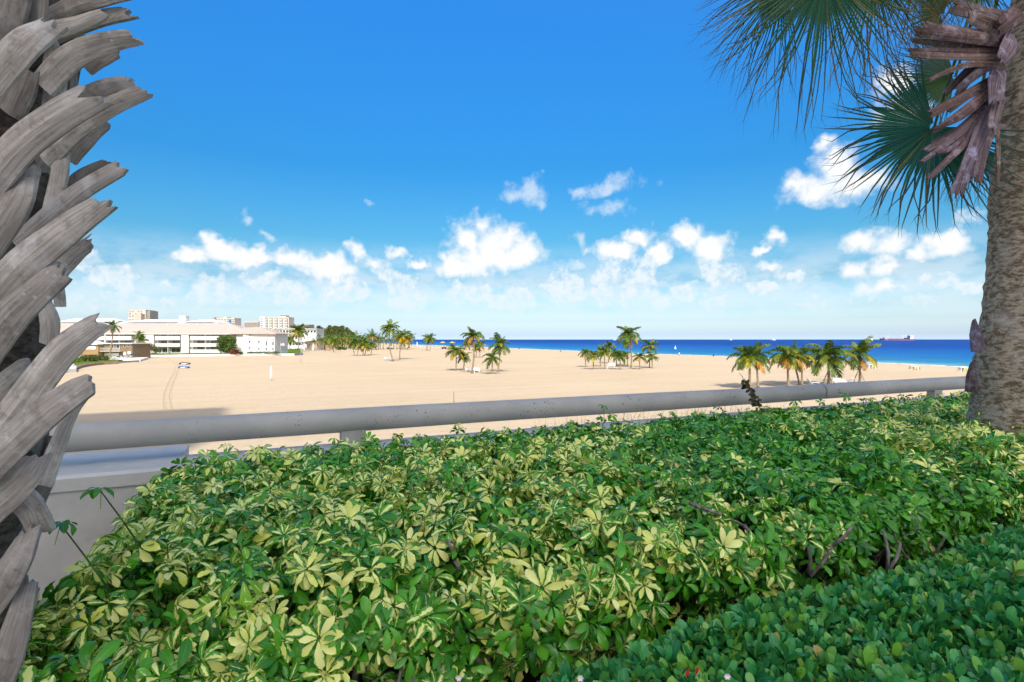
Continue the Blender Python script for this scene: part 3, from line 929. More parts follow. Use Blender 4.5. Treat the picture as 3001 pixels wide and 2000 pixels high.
# ------------------------------------------------------------------ brown two-storey house
def build_brown_house():
    Z = 186.0
    X = lambda p: (p - CX) / F * Z
    ZZ = lambda p, d=0.0: HC + (CY - p) / F * (Z + d)
    t = empty('brown_house', (X(290), Z, 0.4))
    tag(t, 'tan and brown two-storey beach house with a flat white roof and balcony', 'building')
    o = Vector(t.location)
    def add(b, name, mat, parent=t):
        ob = b.obj(name, M[mat], parent)
        if parent is t: ob.location = -o
        return ob
    rt = ZZ(1011)
    add(MB().span(X(206), X(288), Z, Z + 10, 0, rt), 'wall', 'tan')
    add(MB().span(X(288) + 0.01, X(373), Z + 2.5, Z + 12, 0, rt + 0.25), 'rear_wall', 'brown')
    add(MB().span(X(150), X(205.8), Z + 1.5, Z + 9, 0, ZZ(1046)), 'side_wall', 'pink')
    add(MB().span(X(204), X(289), Z - 0.5, Z + 10.4, rt + 0.002, rt + 0.3), 'roof_slab', 'roofwhite')
    add(MB().span(X(289) + 0.02, X(375), Z + 1.9, Z + 12.4, rt + 0.26, rt + 0.56), 'roof_slab', 'roofwhite')
    b = MB()
    za, zb = rt + 0.3, ZZ(999)
    b.add([(X(222), Z + 1, za), (X(255), Z + 1, za), (X(249), Z + 6, zb), (X(226), Z + 6, zb), (X(222), Z + 10, za), (X(255), Z + 10, za)], [(0, 1, 2, 3), (1, 5, 2), (3, 2, 5, 4), (4, 0, 3), (0, 4, 5, 1)])
    add(b, 'roof_peak', 'roofwhite')
    for p in (221, 238.5, 240.5):
        add(MB().span(X(p) - 0.06, X(p) + 0.06, Z - 0.08, Z + 0.02, 0, rt), 'drain_pipe', 'brown')
    for (cx, cy, w, h, n, nm) in ((264, 1020, 33, 9, 2, 'shutter'), ):
        b = MB().span(X(cx) - w * Z / F / 2, X(cx) + w * Z / F / 2, Z - 0.1, Z + 0.02, ZZ(cy) - h * Z / F / 2, ZZ(cy) + h * Z / F / 2)
        sh = add(b, 'shutter', 'plastic')
        b = MB().span(X(cx) - 0.05, X(cx) + 0.05, Z - 0.13, Z - 0.102, ZZ(cy) - h * Z / F / 2, ZZ(cy) + h * Z / F / 2)
        b.obj('shutter_joint', M['greywall'], sh)
    for k, cx in enumerate((253, 262, 274)):
        w = window(t, X(cx), Z, ZZ(1043.5), 0.85, 0.85); w.location = -o
    b = MB()
    b.add([(X(248), Z - 0.02, ZZ(1039)), (X(284), Z - 0.02, ZZ(1039)), (X(285), Z - 1.0, ZZ(1040.6)), (X(247), Z - 1.0, ZZ(1040.6)), (X(248), Z - 0.02, ZZ(1039.4)), (X(284), Z - 0.02, ZZ(1039.4)), (X(285), Z - 1.0, ZZ(1041)), (X(247), Z - 1.0, ZZ(1041))],
          [(0, 1, 2, 3), (7, 6, 5, 4), (3, 2, 6, 7), (1, 5, 6, 2), (0, 3, 7, 4)])
    add(b, 'awning', 'brown')
    # balcony with railing posts
    bz = ZZ(1029.5)
    bal = add(MB().span(X(289), X(349), Z + 0.4, Z + 2.48, bz - 0.15, bz), 'balcony', 'white')
    b = MB().span(X(289), X(349), Z + 0.4, Z + 0.5, bz + 0.95, bz + 1.05)
    b.obj('hand_rail', M['white'], bal)
    k = 0
    x = X(290)
    while x < X(349):
        MB().span(x - 0.03, x + 0.03, Z + 0.42, Z + 0.48, bz, bz + 0.95).obj('baluster', M['white'], bal)
        x += 0.42
    w = window(t, X(313), Z + 2.5, ZZ(1017), 1.0, 1.5); w.location = -o
    w = window(t, X(330), Z + 2.5, ZZ(1017), 1.0, 1.5); w.location = -o
    w = window(t, X(351), Z + 2.5, ZZ(1015), 0.7, 0.7); w.location = -o
    w = window(t, X(363), Z + 2.5, ZZ(1013), 0.7, 0.7); w.location = -o
    for (cx, w, y) in ((298, 16, 1038), (321, 24, 1039), (350, 9, 1036), (364, 8.5, 1034)):
        b = MB().span(X(cx) - w * Z / F / 2, X(cx) + w * Z / F / 2, Z + 2.38, Z + 2.52, ZZ(y, 2) - 0.55, ZZ(y, 2) + 0.45)
        add(b, 'shutter', 'plastic')
build_brown_house()

# ------------------------------------------------------------------ lawns and low walls
def slab(name, pts, z, mat, thick=0.5, **tags):
    b = MB()
    quad_prism(b, [(p[0], p[1], z) for p in pts], thick)
    ob = b.obj(name, M[mat])
    return tag(ob, **tags)

def ribbon_wall(name, pts, w, h, mat, label, cat='wall'):
    """low wall of thickness w following ground points"""
    b = MB()
    P = [Vector((p[0], p[1])) for p in pts]
    L, Rr = [], []
    for i, p in enumerate(P):
        d = (P[min(i + 1, len(P) - 1)] - P[max(i - 1, 0)]).normalized()
        nn = Vector((-d.y, d.x)) * w / 2
        L.append(p + nn); Rr.append(p - nn)
    vs = [(q.x, q.y, z) for z in (-0.3, h) for q in L] + [(q.x, q.y, z) for z in (-0.3, h) for q in Rr]
    n = len(P)
    fs = []
    for i in range(n - 1):
        fs += [(i, i + 1, n + i + 1, n + i), (2 * n + i + 1, 2 * n + i, 3 * n + i, 3 * n + i + 1), (n + i, n + i + 1, 3 * n + i + 1, 3 * n + i)]
    fs += [(0, n, 3 * n, 2 * n), (n - 1, 3 * n - 1, 4 * n - 1, 2 * n - 1)]
    b.add(vs, fs)
    return tag(b.obj(name, M[mat]), label, cat)

def build_lawns():
    a = [gp(x, y) for (x, y) in ((431, 1047.8), (520, 1046), (640, 1044.3), (760, 1043.2), (862, 1042.6))]
    ribbon_wall('retaining_wall', a, 0.35, 0.85, 'white', 'long low white retaining wall along the resort lawn')
    c = [gp(863, 1042.6), gp(886, 1041.0), gp(884, 1037.5)]
    ribbon_wall('retaining_wall', c, 0.35, 0.95, 'greywall', 'short grey end of the lawn wall beside the flagpole')
    pts = [(p.x, p.y + 0.3) for p in a] + [(gp(885, 1040).x, gp(885, 1040).y), (-128, 330), (-300, 330), (-300, 205), (gp(380, 1049).x, gp(380, 1049).y + 2)]
    slab('resort_lawn', pts, 0.80, 'grass', 0.6, kind='structure')
    # brown house lawn with curved pink sea wall
    w = [gp(x, y) for (x, y) in ((224, 1083), (234, 1079), (252, 1075), (275, 1071.8), (300, 1069.5), (325, 1068.2), (345, 1067.3))]
    ribbon_wall('sea_wall', w, 0.5, 0.62, 'pink', 'curved pink sea wall in front of the brown house lawn')
    pts = [(p.x - 0.1, p.y + 0.25) for p in w] + [(gp(345, 1062).x, gp(345, 1062).y), (gp(375, 1051).x, gp(375, 1051).y + 6), (-230, 215), (-230, 120), (gp(205, 1084).x, gp(205, 1084).y)]
    slab('house_lawn', pts, 0.48, 'grass', 0.6, kind='structure')
    w2 = [gp(346, 1064.5), gp(380, 1062.5), gp(407, 1061)]
    ribbon_wall('sea_wall', w2, 0.4, 0.5, 'greywall', 'straight grey low wall continuing past the pink sea wall')
    slab('sun_deck', [(gp(322, 1059).x, gp(322, 1059).y), (gp(408, 1060).x, gp(408, 1060).y + 0.5), (gp(436, 1052).x, gp(436, 1052).y), (gp(330, 1052).x, gp(330, 1052).y)], 0.56, 'white', 0.6, kind='structure')
    # pink terrace block at the near corner
    t = empty('corner_terrace', gp(200, 1094))
    tag(t, 'pink and white walled corner terrace at the edge of the sand beside the house lawn', 'terrace')
    o = t.location
    g = lambda x, y: gp(x, y) - o
    b = MB(); quad_prism(b, [g(193, 1093) + Vector((0, 0, .75)), g(224, 1091) + Vector((0, 0, .75)), g(224, 1083) + Vector((0, 0, .75)), g(180, 1084) + Vector((0, 0, .75))], 0.9)
    b.obj('block', M['white'], t)
    b = MB(); quad_prism(b, [g(140, 1100) + Vector((0, 0, .66)), g(192, 1093.4) + Vector((0, 0, .66)), g(192, 1089) + Vector((0, 0, .66)), g(140, 1094) + Vector((0, 0, .66))], 0.9)
    b.obj('low_wall', M['pink'], t)
    b = MB(); quad_prism(b, [g(178, 1083.5) + Vector((0, 0, .6)), g(223, 1082.5) + Vector((0, 0, .6)), g(223, 1079.5) + Vector((0, 0, .6)), g(150, 1081) + Vector((0, 0, .6)), g(150, 1090) + Vector((0, 0, .6)), g(178, 1088) + Vector((0, 0, .6))], 0.7)
    b.obj('paving', M['white'], t)
build_lawns()

# ------------------------------------------------------------------ distant city blocks
def far_block(name, label, Z, x0, x1, top, mat, cols, rows, y0, y1, depth=14.0, style='slot', base=None, mask=None):
    X = lambda p: (p - CX) / F * Z
    ZZ = lambda p: HC + (CY - p) / F * Z
    t = empty(name, ((X(x0) + X(x1)) / 2, Z, 0))
    tag(t, label, 'building')
    o = Vector(t.location)
    ob = MB().span(X(x0), X(x1), Z, Z + depth, 0, ZZ(top)).obj('wall', M[mat], t); ob.location = -o
    ob = MB().span(X(x0) - 0.2, X(x1) + 0.2, Z - 0.2, Z + depth, ZZ(top) + 0.002, ZZ(top) + 0.5).obj('parapet', M[mat], t); ob.location = -o
    cw, rh = (x1 - x0) / cols, (y1 - y0) / rows
    for i in range(cols):
        for j in range(rows):
            if mask and not mask(i, j): continue
            cx, cy = X(x0 + cw * (i + 0.5)), ZZ(y0 + rh * (j + 0.5))
            w, h = cw * Z / F, rh * Z / F
            if style == 'arch':
                b = MB().span(cx - w * 0.33, cx + w * 0.33, Z - 0.12, Z + 0.02, cy - h * 0.46, cy + h * 0.46)  # dark box on the wall paints the shade of a balcony recess
                ob = b.obj('balcony_shade', M['shade'], t); ob.location = -o
                # rounded white balcony front
                poly = [(cx + w * 0.30 * math.cos(a), cy - h * 0.46 + h * 0.55 * math.sin(a)) for a in [math.pi * k / 8 for k in range(9)]]
                c = MB().prism(poly, Z - 1.2, Z - 0.13)
                c.obj('balcony_front', M['white'], ob)
            elif style == 'band':
                b = MB().span(cx - w * 0.46, cx + w * 0.46, Z - 0.12, Z + 0.02, cy - h * 0.28, cy + h * 0.28)
                ob = b.obj('window', M['shade'], t); ob.location = -o
                b = MB().span(cx - w * 0.46, cx + w * 0.46, Z - 0.6, Z - 0.13, cy - h * 0.42, cy - h * 0.20)
                b.obj('balcony_front', M[mat], ob)
            else:
                b = MB().span(cx - w * 0.3, cx + w * 0.3, Z - 0.08, Z + 0.02, cy - h * 0.27, cy + h * 0.27)
                ob = b.obj('window', M['shade'], t); ob.location = -o
    return t, o, X, ZZ

rb = random.Random(3)
t, o, X, ZZ = far_block('hotel_tower', 'white hotel tower with rounded arched balconies behind the palms', 640, 772, 846, 931, 'cream', 5, 8, 933, 972, 16, 'arch')
ob = MB().span(X(764), X(778), 638, 650, 0, ZZ(928.5)).obj('side_wing', M['white'], t); ob.location = -o
for k in range(6):
    ob = MB().span(X(765.5), X(772), 637.8, 638.1, ZZ(934 + 5.5 * k), ZZ(931.5 + 5.5 * k)).obj('window', M['shade'], t); ob.location = -o
ob = MB().span(X(817), X(836), 642, 652, ZZ(931), ZZ(926)).obj('roof_house', M['cream'], t); ob.location = -o
b = MB().span(X(819), X(834), 641.6, 652.4, ZZ(925.9), ZZ(924.6)); ob = b.obj('roof_tiles', M['redtile'], t); ob.location = -o
far_block('apartment_block', 'small tan apartment block with a reddish roof left of the arched hotel', 760, 717, 758, 944, 'cream', 8, 5, 945, 962, 14, 'band')
t, o, X, ZZ = far_block('apartment_block', 'pale apartment block with window rows and blue glass strip above the resort roof', 560, 632, 687, 933.5, 'cream', 7, 4, 935, 957, 14, 'slot', mask=lambda i, j: i != 5)
ob = MB().span(X(671), X(678.5), 559.7, 560.02, 0, ZZ(936)).obj('glass_strip', M['blue'], t); ob.location = -o
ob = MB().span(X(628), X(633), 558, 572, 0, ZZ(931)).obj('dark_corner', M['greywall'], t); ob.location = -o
ob = MB().span(X(652), X(662), 562, 570, ZZ(933), ZZ(929)).obj('roof_house', M['cream'], t); ob.location = -o
t, o, X, ZZ = far_block('city_tower', 'beige apartment tower rising behind the left part of the resort roof', 600, 377, 427, 910, 'cream', 6, 6, 912, 940, 16, 'slot', mask=lambda i, j: rb.random() < 0.62)
ob = MB().span(X(427.2), X(436), 602, 616, 0, ZZ(911)).obj('grey_wing', M['greywall'], t); ob.location = -o  # narrow wing in plain grey wall colour beside the beige block
ob = MB().span(X(407), X(424), 594, 599.9, 0, ZZ(920.5)).obj('front_wing', M['roof'], t); ob.location = -o
far_block('office_block', 'low dark glass block showing above the treetops', 700, 890, 904, 953, 'greywall', 2, 4, 953.5, 963, 12, 'band')
far_block('office_block', 'narrow dark rooftop block right of the striped glass block', 720, 908, 913, 953, 'greywall', 1, 3, 954, 964, 10, 'slot')
far_block('office_block', 'dark flat rooftop block just right of the arched hotel', 690, 869, 883, 953, 'greywall', 3, 3, 954, 964, 12, 'slot')

# low stepped white hotel between the resort and the palms
def build_low_hotel():
    Z = 330.0
    X = lambda p: (p - CX) / F * Z
    ZZ = lambda p: HC + (CY - p) / F * Z
    t = empty('terraced_hotel', (X(840), Z, 0))
    tag(t, 'low stepped white hotel with long flat roof behind the flag palms', 'building')
    o = Vector(t.location)
    for (a, c, top, d, nm) in ((776, 906, 964.5, 12, 'upper_storey'), (800, 862, 985, 6, 'middle_storey'), (800, 893, 1002, 0, 'lower_storey')):
        ob = MB().span(X(a), X(c), Z + d, Z + 26, 0, ZZ(top)).obj(nm, M['white'], t); ob.location = -o
        ob = MB().span(X(a) - 0.6, X(c) + 0.6, Z + d - 0.8, Z + 26.2, ZZ(top) + 0.004, ZZ(top) + 0.4).obj('roof_slab', M['white'], t); ob.location = -o
        n = int((c - a) / 9)
        for k in range(n):
            xx = X(a + (c - a) * (k + 0.5) / n)
            w = window(t, xx, Z + d, ZZ(top) - 1.4, 1.3, 1.3); w.location = -o
build_low_hotel()

def build_beach_bar():
    c = gp(925, 1025.5)
    t = empty('beach_bar', c)
    tag(t, 'open beach bar with red tiled roofs and white posts under the palms', 'pavilion')
    s = c.y / F
    hw = 27 * s
    def hip(z0, z1, wx, wy, x=0.0, y=0.0):
        b = MB()
        b.add([(x - wx, y - wy, z0), (x + wx, y - wy, z0), (x + wx, y + wy, z0), (x - wx, y + wy, z0), (x - wx * .45, y, z1), (x + wx * .45, y, z1)], [(0, 1, 5, 4), (1, 2, 5), (2, 3, 4, 5), (3, 0, 4), (0, 3, 2, 1)])
        return b
    hip(3.0, 4.6, hw, 4.0).obj('roof', M['redtile'], t)
    hip(5.6, 6.6, hw * .42, 2.2).obj('roof', M['redtile'], t)
    MB().span(-hw * .3, hw * .3, -1.5, 1.5, 4.0, 5.6).obj('clerestory', M['white'], t)
    hip(3.2, 4.4, hw * .62, 3.2, -hw * 1.5, 2.0).obj('roof', M['redtile'], t)
    for k in range(8):
        x = -hw * .93 + hw * 1.86 * k / 7
        MB().tube([(x, -3.6, 0), (x, -3.6, 3.05)], 0.16, 8).obj('post', M['white'], t)
    MB().span(-hw * .8, hw * .8, -0.5, 0.2, 0, 1.1).obj('bar_counter', M['wood'], t)
    MB().span(-hw * .9, hw * .9, 2.8, 3.0, 0, 3.0).obj('back_wall', M['wood'], t)
    MB().span(-hw * 2.0, -hw * 1.05, 3.0, 3.2, 0, 3.3).obj('back_wall', M['white'], t)
build_beach_bar()

# tyre tracks of the beach rake, pressed into the sand
def track(name, pts, w, gap):
    P = [gp(x, y, 0.006) for (x, y) in pts]
    def cr(t):
        k = t * (len(P) - 1); i = min(int(k), len(P) - 2); f = k - i
        p0, p1, p2, p3 = P[max(i - 1, 0)], P[i], P[i + 1], P[min(i + 2, len(P) - 1)]
        return 0.5 * ((2 * p1) + (p2 - p0) * f + (2 * p0 - 5 * p1 + 4 * p2 - p3) * f * f + (3 * p1 - p0 - 3 * p2 + p3) * f ** 3)
    C = [cr(i / 60) for i in range(61)]
    b = MB()
    for sd in (-1, 1):
        vs = []
        for i, c in enumerate(C):
            d = (C[min(i + 1, 60)] - C[max(i - 1, 0)]).normalized()
            a = Vector((-d.y, d.x, 0))
            m = c + a * sd * gap / 2
            for (o, z) in ((-w / 2, .03), (-w / 4, .004), (w / 4, .004), (w / 2, .03)):
                q = m + a * o
                vs.append((q.x, q.y, z))
        n = 4
        b.add(vs, [(i * n + j, i * n + j + 1, (i + 1) * n + j + 1, (i + 1) * n + j) for i in range(60) for j in range(3)])
    tag(b.obj(name, M['trackedsand']), kind='structure')
track('tyre_track', [(478, 1050), (500, 1056), (515, 1066), (518, 1080), (512, 1100), (500, 1125), (490, 1160), (495, 1200)], .22, .6)
# ------------------------------------------------------------------ coconut palms
def frond_mesh(name, el0, droop, seed, pairs=30, L=1.0, wide=0.046):
    """feather frond of length 1 growing along +x, starting at elevation el0 (deg), bending down"""
    r = random.Random(seed)
    b = MB()
    n = 12
    pts, dirs = [Vector((0, 0, 0))], []
    el = R(el0)
    for i in range(n):
        e = el - R(droop) * ((i + 0.5) / n) ** 1.4
        d = Vector((math.cos(e), 0.02 * math.sin(i + seed), math.sin(e)))
        dirs.append(d)
        pts.append(pts[-1] + d * (L / n))
    dirs.append(dirs[-1])
    b.tube(pts, [0.016 * (1 - 0.85 * i / n) for i in range(n + 1)], 4, (1.35, 1.25, 0.8))
    for k in range(pairs):
        s = 0.13 + 0.87 * (k + 0.3) / pairs
        f = s * n
        i = min(int(f), n - 1)
        p = pts[i].lerp(pts[i + 1], f - i)
        d = dirs[i]
        up = Vector((-d.z, 0, d.x))
        ll = 0.30 * (math.sin(math.pi * min(1.0, 0.16 + 0.80 * s)) ** 0.7) * r.uniform(0.85, 1.1)
        for sd in (-1, 1):
            side = Vector((0, sd, 0))
            dr = (side * r.uniform(0.75, 0.95) + d * r.uniform(0.45, 0.75) + up * r.uniform(-0.10, 0.35) - Vector((0, 0, r.uniform(0.15, 0.45)))).normalized()
            tip = p + dr * ll - Vector((0, 0, ll * r.uniform(0.15, 0.45)))
            mid = p + dr * ll * 0.5
            w = d * wide * 0.5
            g = r.uniform(0.7, 1.25)
            c = (g * r.uniform(0.9, 1.15), g, g * 0.9)
            b.add([p - w * .5, p + w * .5, mid + w, mid - w, tip], [(0, 1, 2, 3), (3, 2, 4)], c)
    return b.mesh(name, M['frond'])

FROND = [frond_mesh('frond', e, dr, i) for i, (e, dr) in enumerate(((80, 50), (66, 85), (50, 100), (36, 100), (20, 95), (4, 85), (-14, 70), (-34, 45), (60, 60), (28, 120)))]
FEL = [80, 66, 50, 36, 20, 4, -14, -34]

def trunk_mesh(top, r0, r1, bend, n=12, seed=0):
    b = MB()
    pts, rad = [], []
    for i in range(n + 1):
        s = i / n
        p = Vector((top[0] * s ** 1.0 + bend[0] * math.sin(math.pi * s), top[1] * s + bend[1] * math.sin(math.pi * s), top[2] * s))
        pts.append(p)
        rad.append(r1 + (r0 - r1) * (1 - s) ** 0.9 + r0 * 0.55 * max(0.0, 1 - s * 9) ** 2)
    pts[0].z -= 0.15
    b.tube(pts, rad, 10)
    return b.mesh('trunk', M['trunk'], True)

GREEN = ((0.075, 0.145, 0.018), (0.105, 0.17, 0.016), (0.055, 0.115, 0.020), (0.15, 0.195, 0.016))
YEL = ((0.32, 0.26, 0.015), (0.36, 0.235, 0.02), (0.25, 0.24, 0.015), (0.34, 0.18, 0.022))

def palm(base, top, L, label, nf=17, seed=0, bend=0.0, yellow=0.25, coconuts=False, group=None, r0=0.17, sway=0.25):
    rnd = random.Random(seed * 7 + 1)
    nf += 3
    t = empty('coconut_palm', base)
    tag(t, label, 'palm tree', group)
    tp = Vector(top) - Vector(base)
    link('trunk', trunk_mesh(tp, r0, r0 * 0.62, (bend, rnd.uniform(-.2, .2) * abs(bend))), t)
    a0 = rnd.uniform(0, 6.28)
    for k in range(nf):
        s = (k + 0.5) / nf
        el = 84 - 112 * s + rnd.uniform(-9, 9)
        v = min(range(8), key=lambda i: abs(FEL[i] - el))
        if v == 2 and rnd.random() < .3: v = 8
        if v == 3 and rnd.random() < .3: v = 9
        az = a0 + k * 2.39996 + rnd.uniform(-.25, .25)
        # sea breeze pushes fronds slightly to the left
        az += sway * math.sin(az - math.pi) * -0.5
        col = rnd.choice(GREEN)
        if s > 0.70 and rnd.random() < yellow * 1.2: col = rnd.choice(YEL)
        elif s > 0.35 and rnd.random() < yellow * 0.4: col = YEL[2]
        g = rnd.uniform(0.8, 1.2)
        sc_ = L * rnd.uniform(0.85, 1.1) * (0.80 if k < 2 else 1.0)
        link('frond', FROND[v], t, tp + Vector((0, 0, rnd.uniform(-.12, .08))), (rnd.uniform(-.25, .25), 0, az), sc_, tuple(c * g for c in col))
    if coconuts:
        for k in range(7):
            a = k * 0.9 + seed
            MB().ball(tp + Vector((math.cos(a) * .28, math.sin(a) * .28, -.28 - .12 * (k % 2))), (0.14, 0.14, 0.17), 8, 6).obj('coconut', M['coco'], t, True)
    return t

def palm_px(bx, by, cx, cy, rad, label, **kw):
    b = gp(bx, by)
    Z = b.y
    tp = px(cx, cy, Z)
    tp.y = Z + kw.pop('lean', 0.0)
    return palm(b, tp, rad * Z / F, label, **kw)

G1 = 'coconut palms in the row just beyond the railing'
palm_px(2197, 1140, 2197, 1046, 66, 'coconut palm with a spreading yellow-fringed crown, first in the row beyond the railing', seed=1, nf=18, r0=0.19, group=G1, yellow=.3)
palm_px(2222, 1137, 2226, 1047, 56, 'coconut palm half hidden close behind the first palm of the railing row', seed=2, nf=16, r0=0.16, group=G1, yellow=.35, lean=1.0)
palm_px(2311, 1135, 2307, 1042, 64, 'straight coconut palm third along the railing row, left of two leaning trunks', seed=3, nf=18, r0=0.18, group=G1, yellow=.35)
palm_px(2343, 1128, 2326, 1047, 54, 'coconut palm with a strongly left-leaning trunk in the railing row', seed=4, nf=15, r0=0.15, bend=.15, group=G1, yellow=.4, lean=.8)
palm_px(2350, 1131, 2346, 1043, 58, 'coconut palm with a slightly leaning slim trunk beside the strongly leaning one', seed=5, nf=16, r0=0.15, bend=.1, group=G1, yellow=.35)
palm_px(2429, 1128, 2428, 1045, 78, 'broad full coconut palm braced by wooden stakes left of the last palm', seed=6, nf=20, r0=0.20, group=G1, yellow=.2)
palm_px(2519, 1123, 2521, 1041, 62, 'last coconut palm at the seaward end of the railing row, braced by stakes', seed=7, nf=16, r0=0.16, group=G1, yellow=.3)
for (bx, by, hb, lab) in ((2429, 1128, 0, 'wooden stakes bracing the broad full palm of the railing row'), (2519, 1123, 0, 'wooden stakes bracing the last palm of the railing row')):
    c = gp(bx, by)
    t = empty('palm_brace', c)
    tag(t, lab, 'brace')
    for a in (0.35, 1.9, 3.1, 4.6):
        MB().tube([(math.cos(a) * 1.15, math.sin(a) * 1.0, -0.05), (math.cos(a) * .17, math.sin(a) * .17, 1.95)], 0.035, 6).obj('stake', M['wood'], t)

G2 = 'coconut palms in the clump with the tall coconut palm'
mid = [
 (1715.7, 1076, 1716, 1036, 25, 'leftmost small palm of the clump around the tall coconut-bearing palm'),
 (1739.5, 1083, 1739, 1042, 29, 'thick-trunked small palm second from left in the coconut-bearing palm clump'),
 (1760, 1074.5, 1761, 1031, 24, 'dark-trunked small palm just right of the thick-trunked palm in the clump'),
 (1772, 1082, 1771.6, 1036, 25, 'small yellowish palm directly left of the white bench in the clump'),
 (1783, 1065, 1785, 1017, 30, 'medium palm standing taller behind the white bench in the clump'),
 (1798, 1067, 1800, 1036, 22, 'short palm at the back of the clump right of the white bench'),
 (1806, 1073, 1807, 1038, 22, 'low palm overlapping the front yellow-green palm in the middle of the clump'),
 (1817.5, 1083.7, 1817.5, 1045, 28, 'bright yellow-green short palm at the front middle of the clump'),
 (1831, 1070, 1831, 1040, 22, 'short palm beside the two tall trunks in the clump'),
 (1839, 1073, 1840, 1002, 26, 'slim dark-trunked palm close left of the tall coconut-bearing palm'),
 (1873.6, 1083, 1875.6, 1046, 27, 'small palm standing apart right of the tall coconut-bearing palm'),
 (1903.5, 1079, 1905, 1016, 32, 'medium-height palm at the right end of the clump behind a small one'),
 (1911, 1080, 1911, 1046, 25, 'rightmost small palm of the clump in front of the medium one')]
for i, (bx, by, cx, cy, rad, lab) in enumerate(mid):
    palm_px(bx, by, cx, cy, rad, lab, seed=20 + i, nf=14, r0=0.14, group=G2, yellow=.3)
palm_px(1849.6, 1077.6, 1843.5, 981, 46, 'tallest palm of its clump, bearing orange coconuts above the sea horizon', seed=40, nf=20, r0=0.19, group=G2, yellow=.25, coconuts=True, bend=.3)

G3 = 'coconut palms in the clump with two white benches'
lm = [
 (1335.4, 1086.8, 1335, 1030, 40, 'left-edge palm with drooping fronds in the clump by the two white benches', 15),
 (1357.6, 1084.5, 1359, 1046, 31, 'short palm with yellow lower fronds just left of the white benches', 14),
 (1439.4, 1096.7, 1441.7, 1050, 36, 'short bright green palm standing in front at the right of the two benches', 13),
 (1458.6, 1090.6, 1466, 1012, 42, 'taller windswept palm at the right edge of the two-bench clump', 17),
 (1394, 1047.8, 1397, 1021, 20, 'small dark palm far behind the two white benches', 11),
 (1405, 1048.5, 1406.6, 1014, 25, 'orange-tinged palm far behind, right of the tall bench-clump palm', 13),
 (1376, 1027, 1371, 1011, 22, 'yellow-fronded palm farthest behind the tall bench-clump palm', 11)]
for i, (bx, by, cx, cy, rad, lab, nf) in enumerate(lm):
    palm_px(bx, by, cx, cy, rad, lab, seed=50 + i, nf=nf, r0=0.15, group=G3, yellow=.55 if i in (5, 6) else .28, bend=.15)
palm_px(1382.8, 1095, 1387.4, 987, 42, 'tall slender palm rising between the two white benches', seed=60, nf=18, r0=0.2, group=G3, yellow=.4, bend=.25)

palm_px(1251, 1027, 1252, 994, 22, 'left one of the two lone palms standing together before the waterline', seed=61, nf=14, r0=.22, yellow=.1)
palm_px(1260.5, 1028, 1262, 992, 23, 'right one of the two lone palms standing together before the waterline', seed=62, nf=15, r0=.22, yellow=.1)
palm_px(1152.4, 1059.7, 1143.8, 964, 36, 'tallest palm on the sand, its trunk leaning towards the buildings by a lone white bench', seed=63, nf=17, r0=.2, yellow=.25, bend=-.7)
palm_px(1171, 1054, 1181, 986, 32, 'palm with hanging orange dead fronds right of the tallest leaning palm', seed=64, nf=18, r0=.2, yellow=.9, bend=-.3)
palm_px(1187, 1025, 1187, 999, 20, 'short palm in the trio behind the orange-fronded palm', seed=65, nf=13, r0=.25, yellow=.4)
palm_px(1193, 1024.5, 1206, 987, 17, 'leaning palm at the seaward end of the grove behind the orange-fronded palm', seed=66, nf=12, r0=.22, yellow=.2, bend=.5)
G4 = 'palms in the small clump in front of the grove'
for i, (bx, by, cx, cy, rad, lab) in enumerate((
    (1039.7, 1043, 1040, 1004, 26, 'bent-trunked leftmost palm of the small yellow-green clump before the grove'),
    (1047, 1043, 1049, 1008, 24, 'second palm from left in the small yellow-green clump before the grove'),
    (1062.5, 1043, 1066, 1008, 27, 'dark-trunked middle palm of the small yellow-green clump before the grove'),
    (1068.6, 1041.6, 1072, 1014, 24, 'short yellow palm overlapping the middle of the small clump before the grove'),
    (1086.7, 1040, 1089, 1012, 22, 'rightmost palm of the small yellow-green clump before the grove'))):
    palm_px(bx, by, cx, cy, rad, lab, seed=70 + i, nf=14, r0=.17, yellow=.45, group=G4, bend=.2 if i else -.5)
palm_px(977, 1033, 979, 1001, 24, 'palm standing right in front of the volleyball net', seed=80, nf=14, r0=.17, yellow=.5)
palm_px(874, 1031, 875, 972, 34, 'tall palm with a skirt of hanging orange fronds beside the waving flag', seed=81, nf=19, r0=.24, yellow=1.0)
palm_px(849, 1029.5, 850, 997, 24, 'medium palm between the two flags before the stepped hotel', seed=82, nf=14, r0=.2, yellow=.5)
palm_px(817, 1022, 817.5, 993, 22, 'yellow-skirted palm at the corner of the end house hedge', seed=83, nf=15, r0=.2, yellow=.9)
palm_px(829, 1024, 829, 976, 24, 'upright palm rising against the stepped white hotel', seed=84, nf=14, r0=.2, yellow=.2)
palm_px(841, 1023, 841, 979, 16, 'slim palm right beside the upright palm before the stepped hotel', seed=85, nf=11, r0=.15, yellow=.1)
palm_px(317.5, 1058, 331, 956.5, 27, 'tall leaning palm in front of the brown house balcony', seed=86, nf=13, r0=.24, yellow=.3, bend=.4)
palm_px(280, 1046, 277, 978, 22, 'slender palm rising behind the tan house roof', seed=87, nf=11, r0=.2, yellow=.3)
palm_px(405, 1044, 408, 982, 19, 'taller of the two close palms right of the brown house', seed=88, nf=13, r0=.2, yellow=.2)
palm_px(415, 1044, 416, 1001, 24, 'shorter of the two close palms right of the brown house', seed=89, nf=14, r0=.2, yellow=.2)

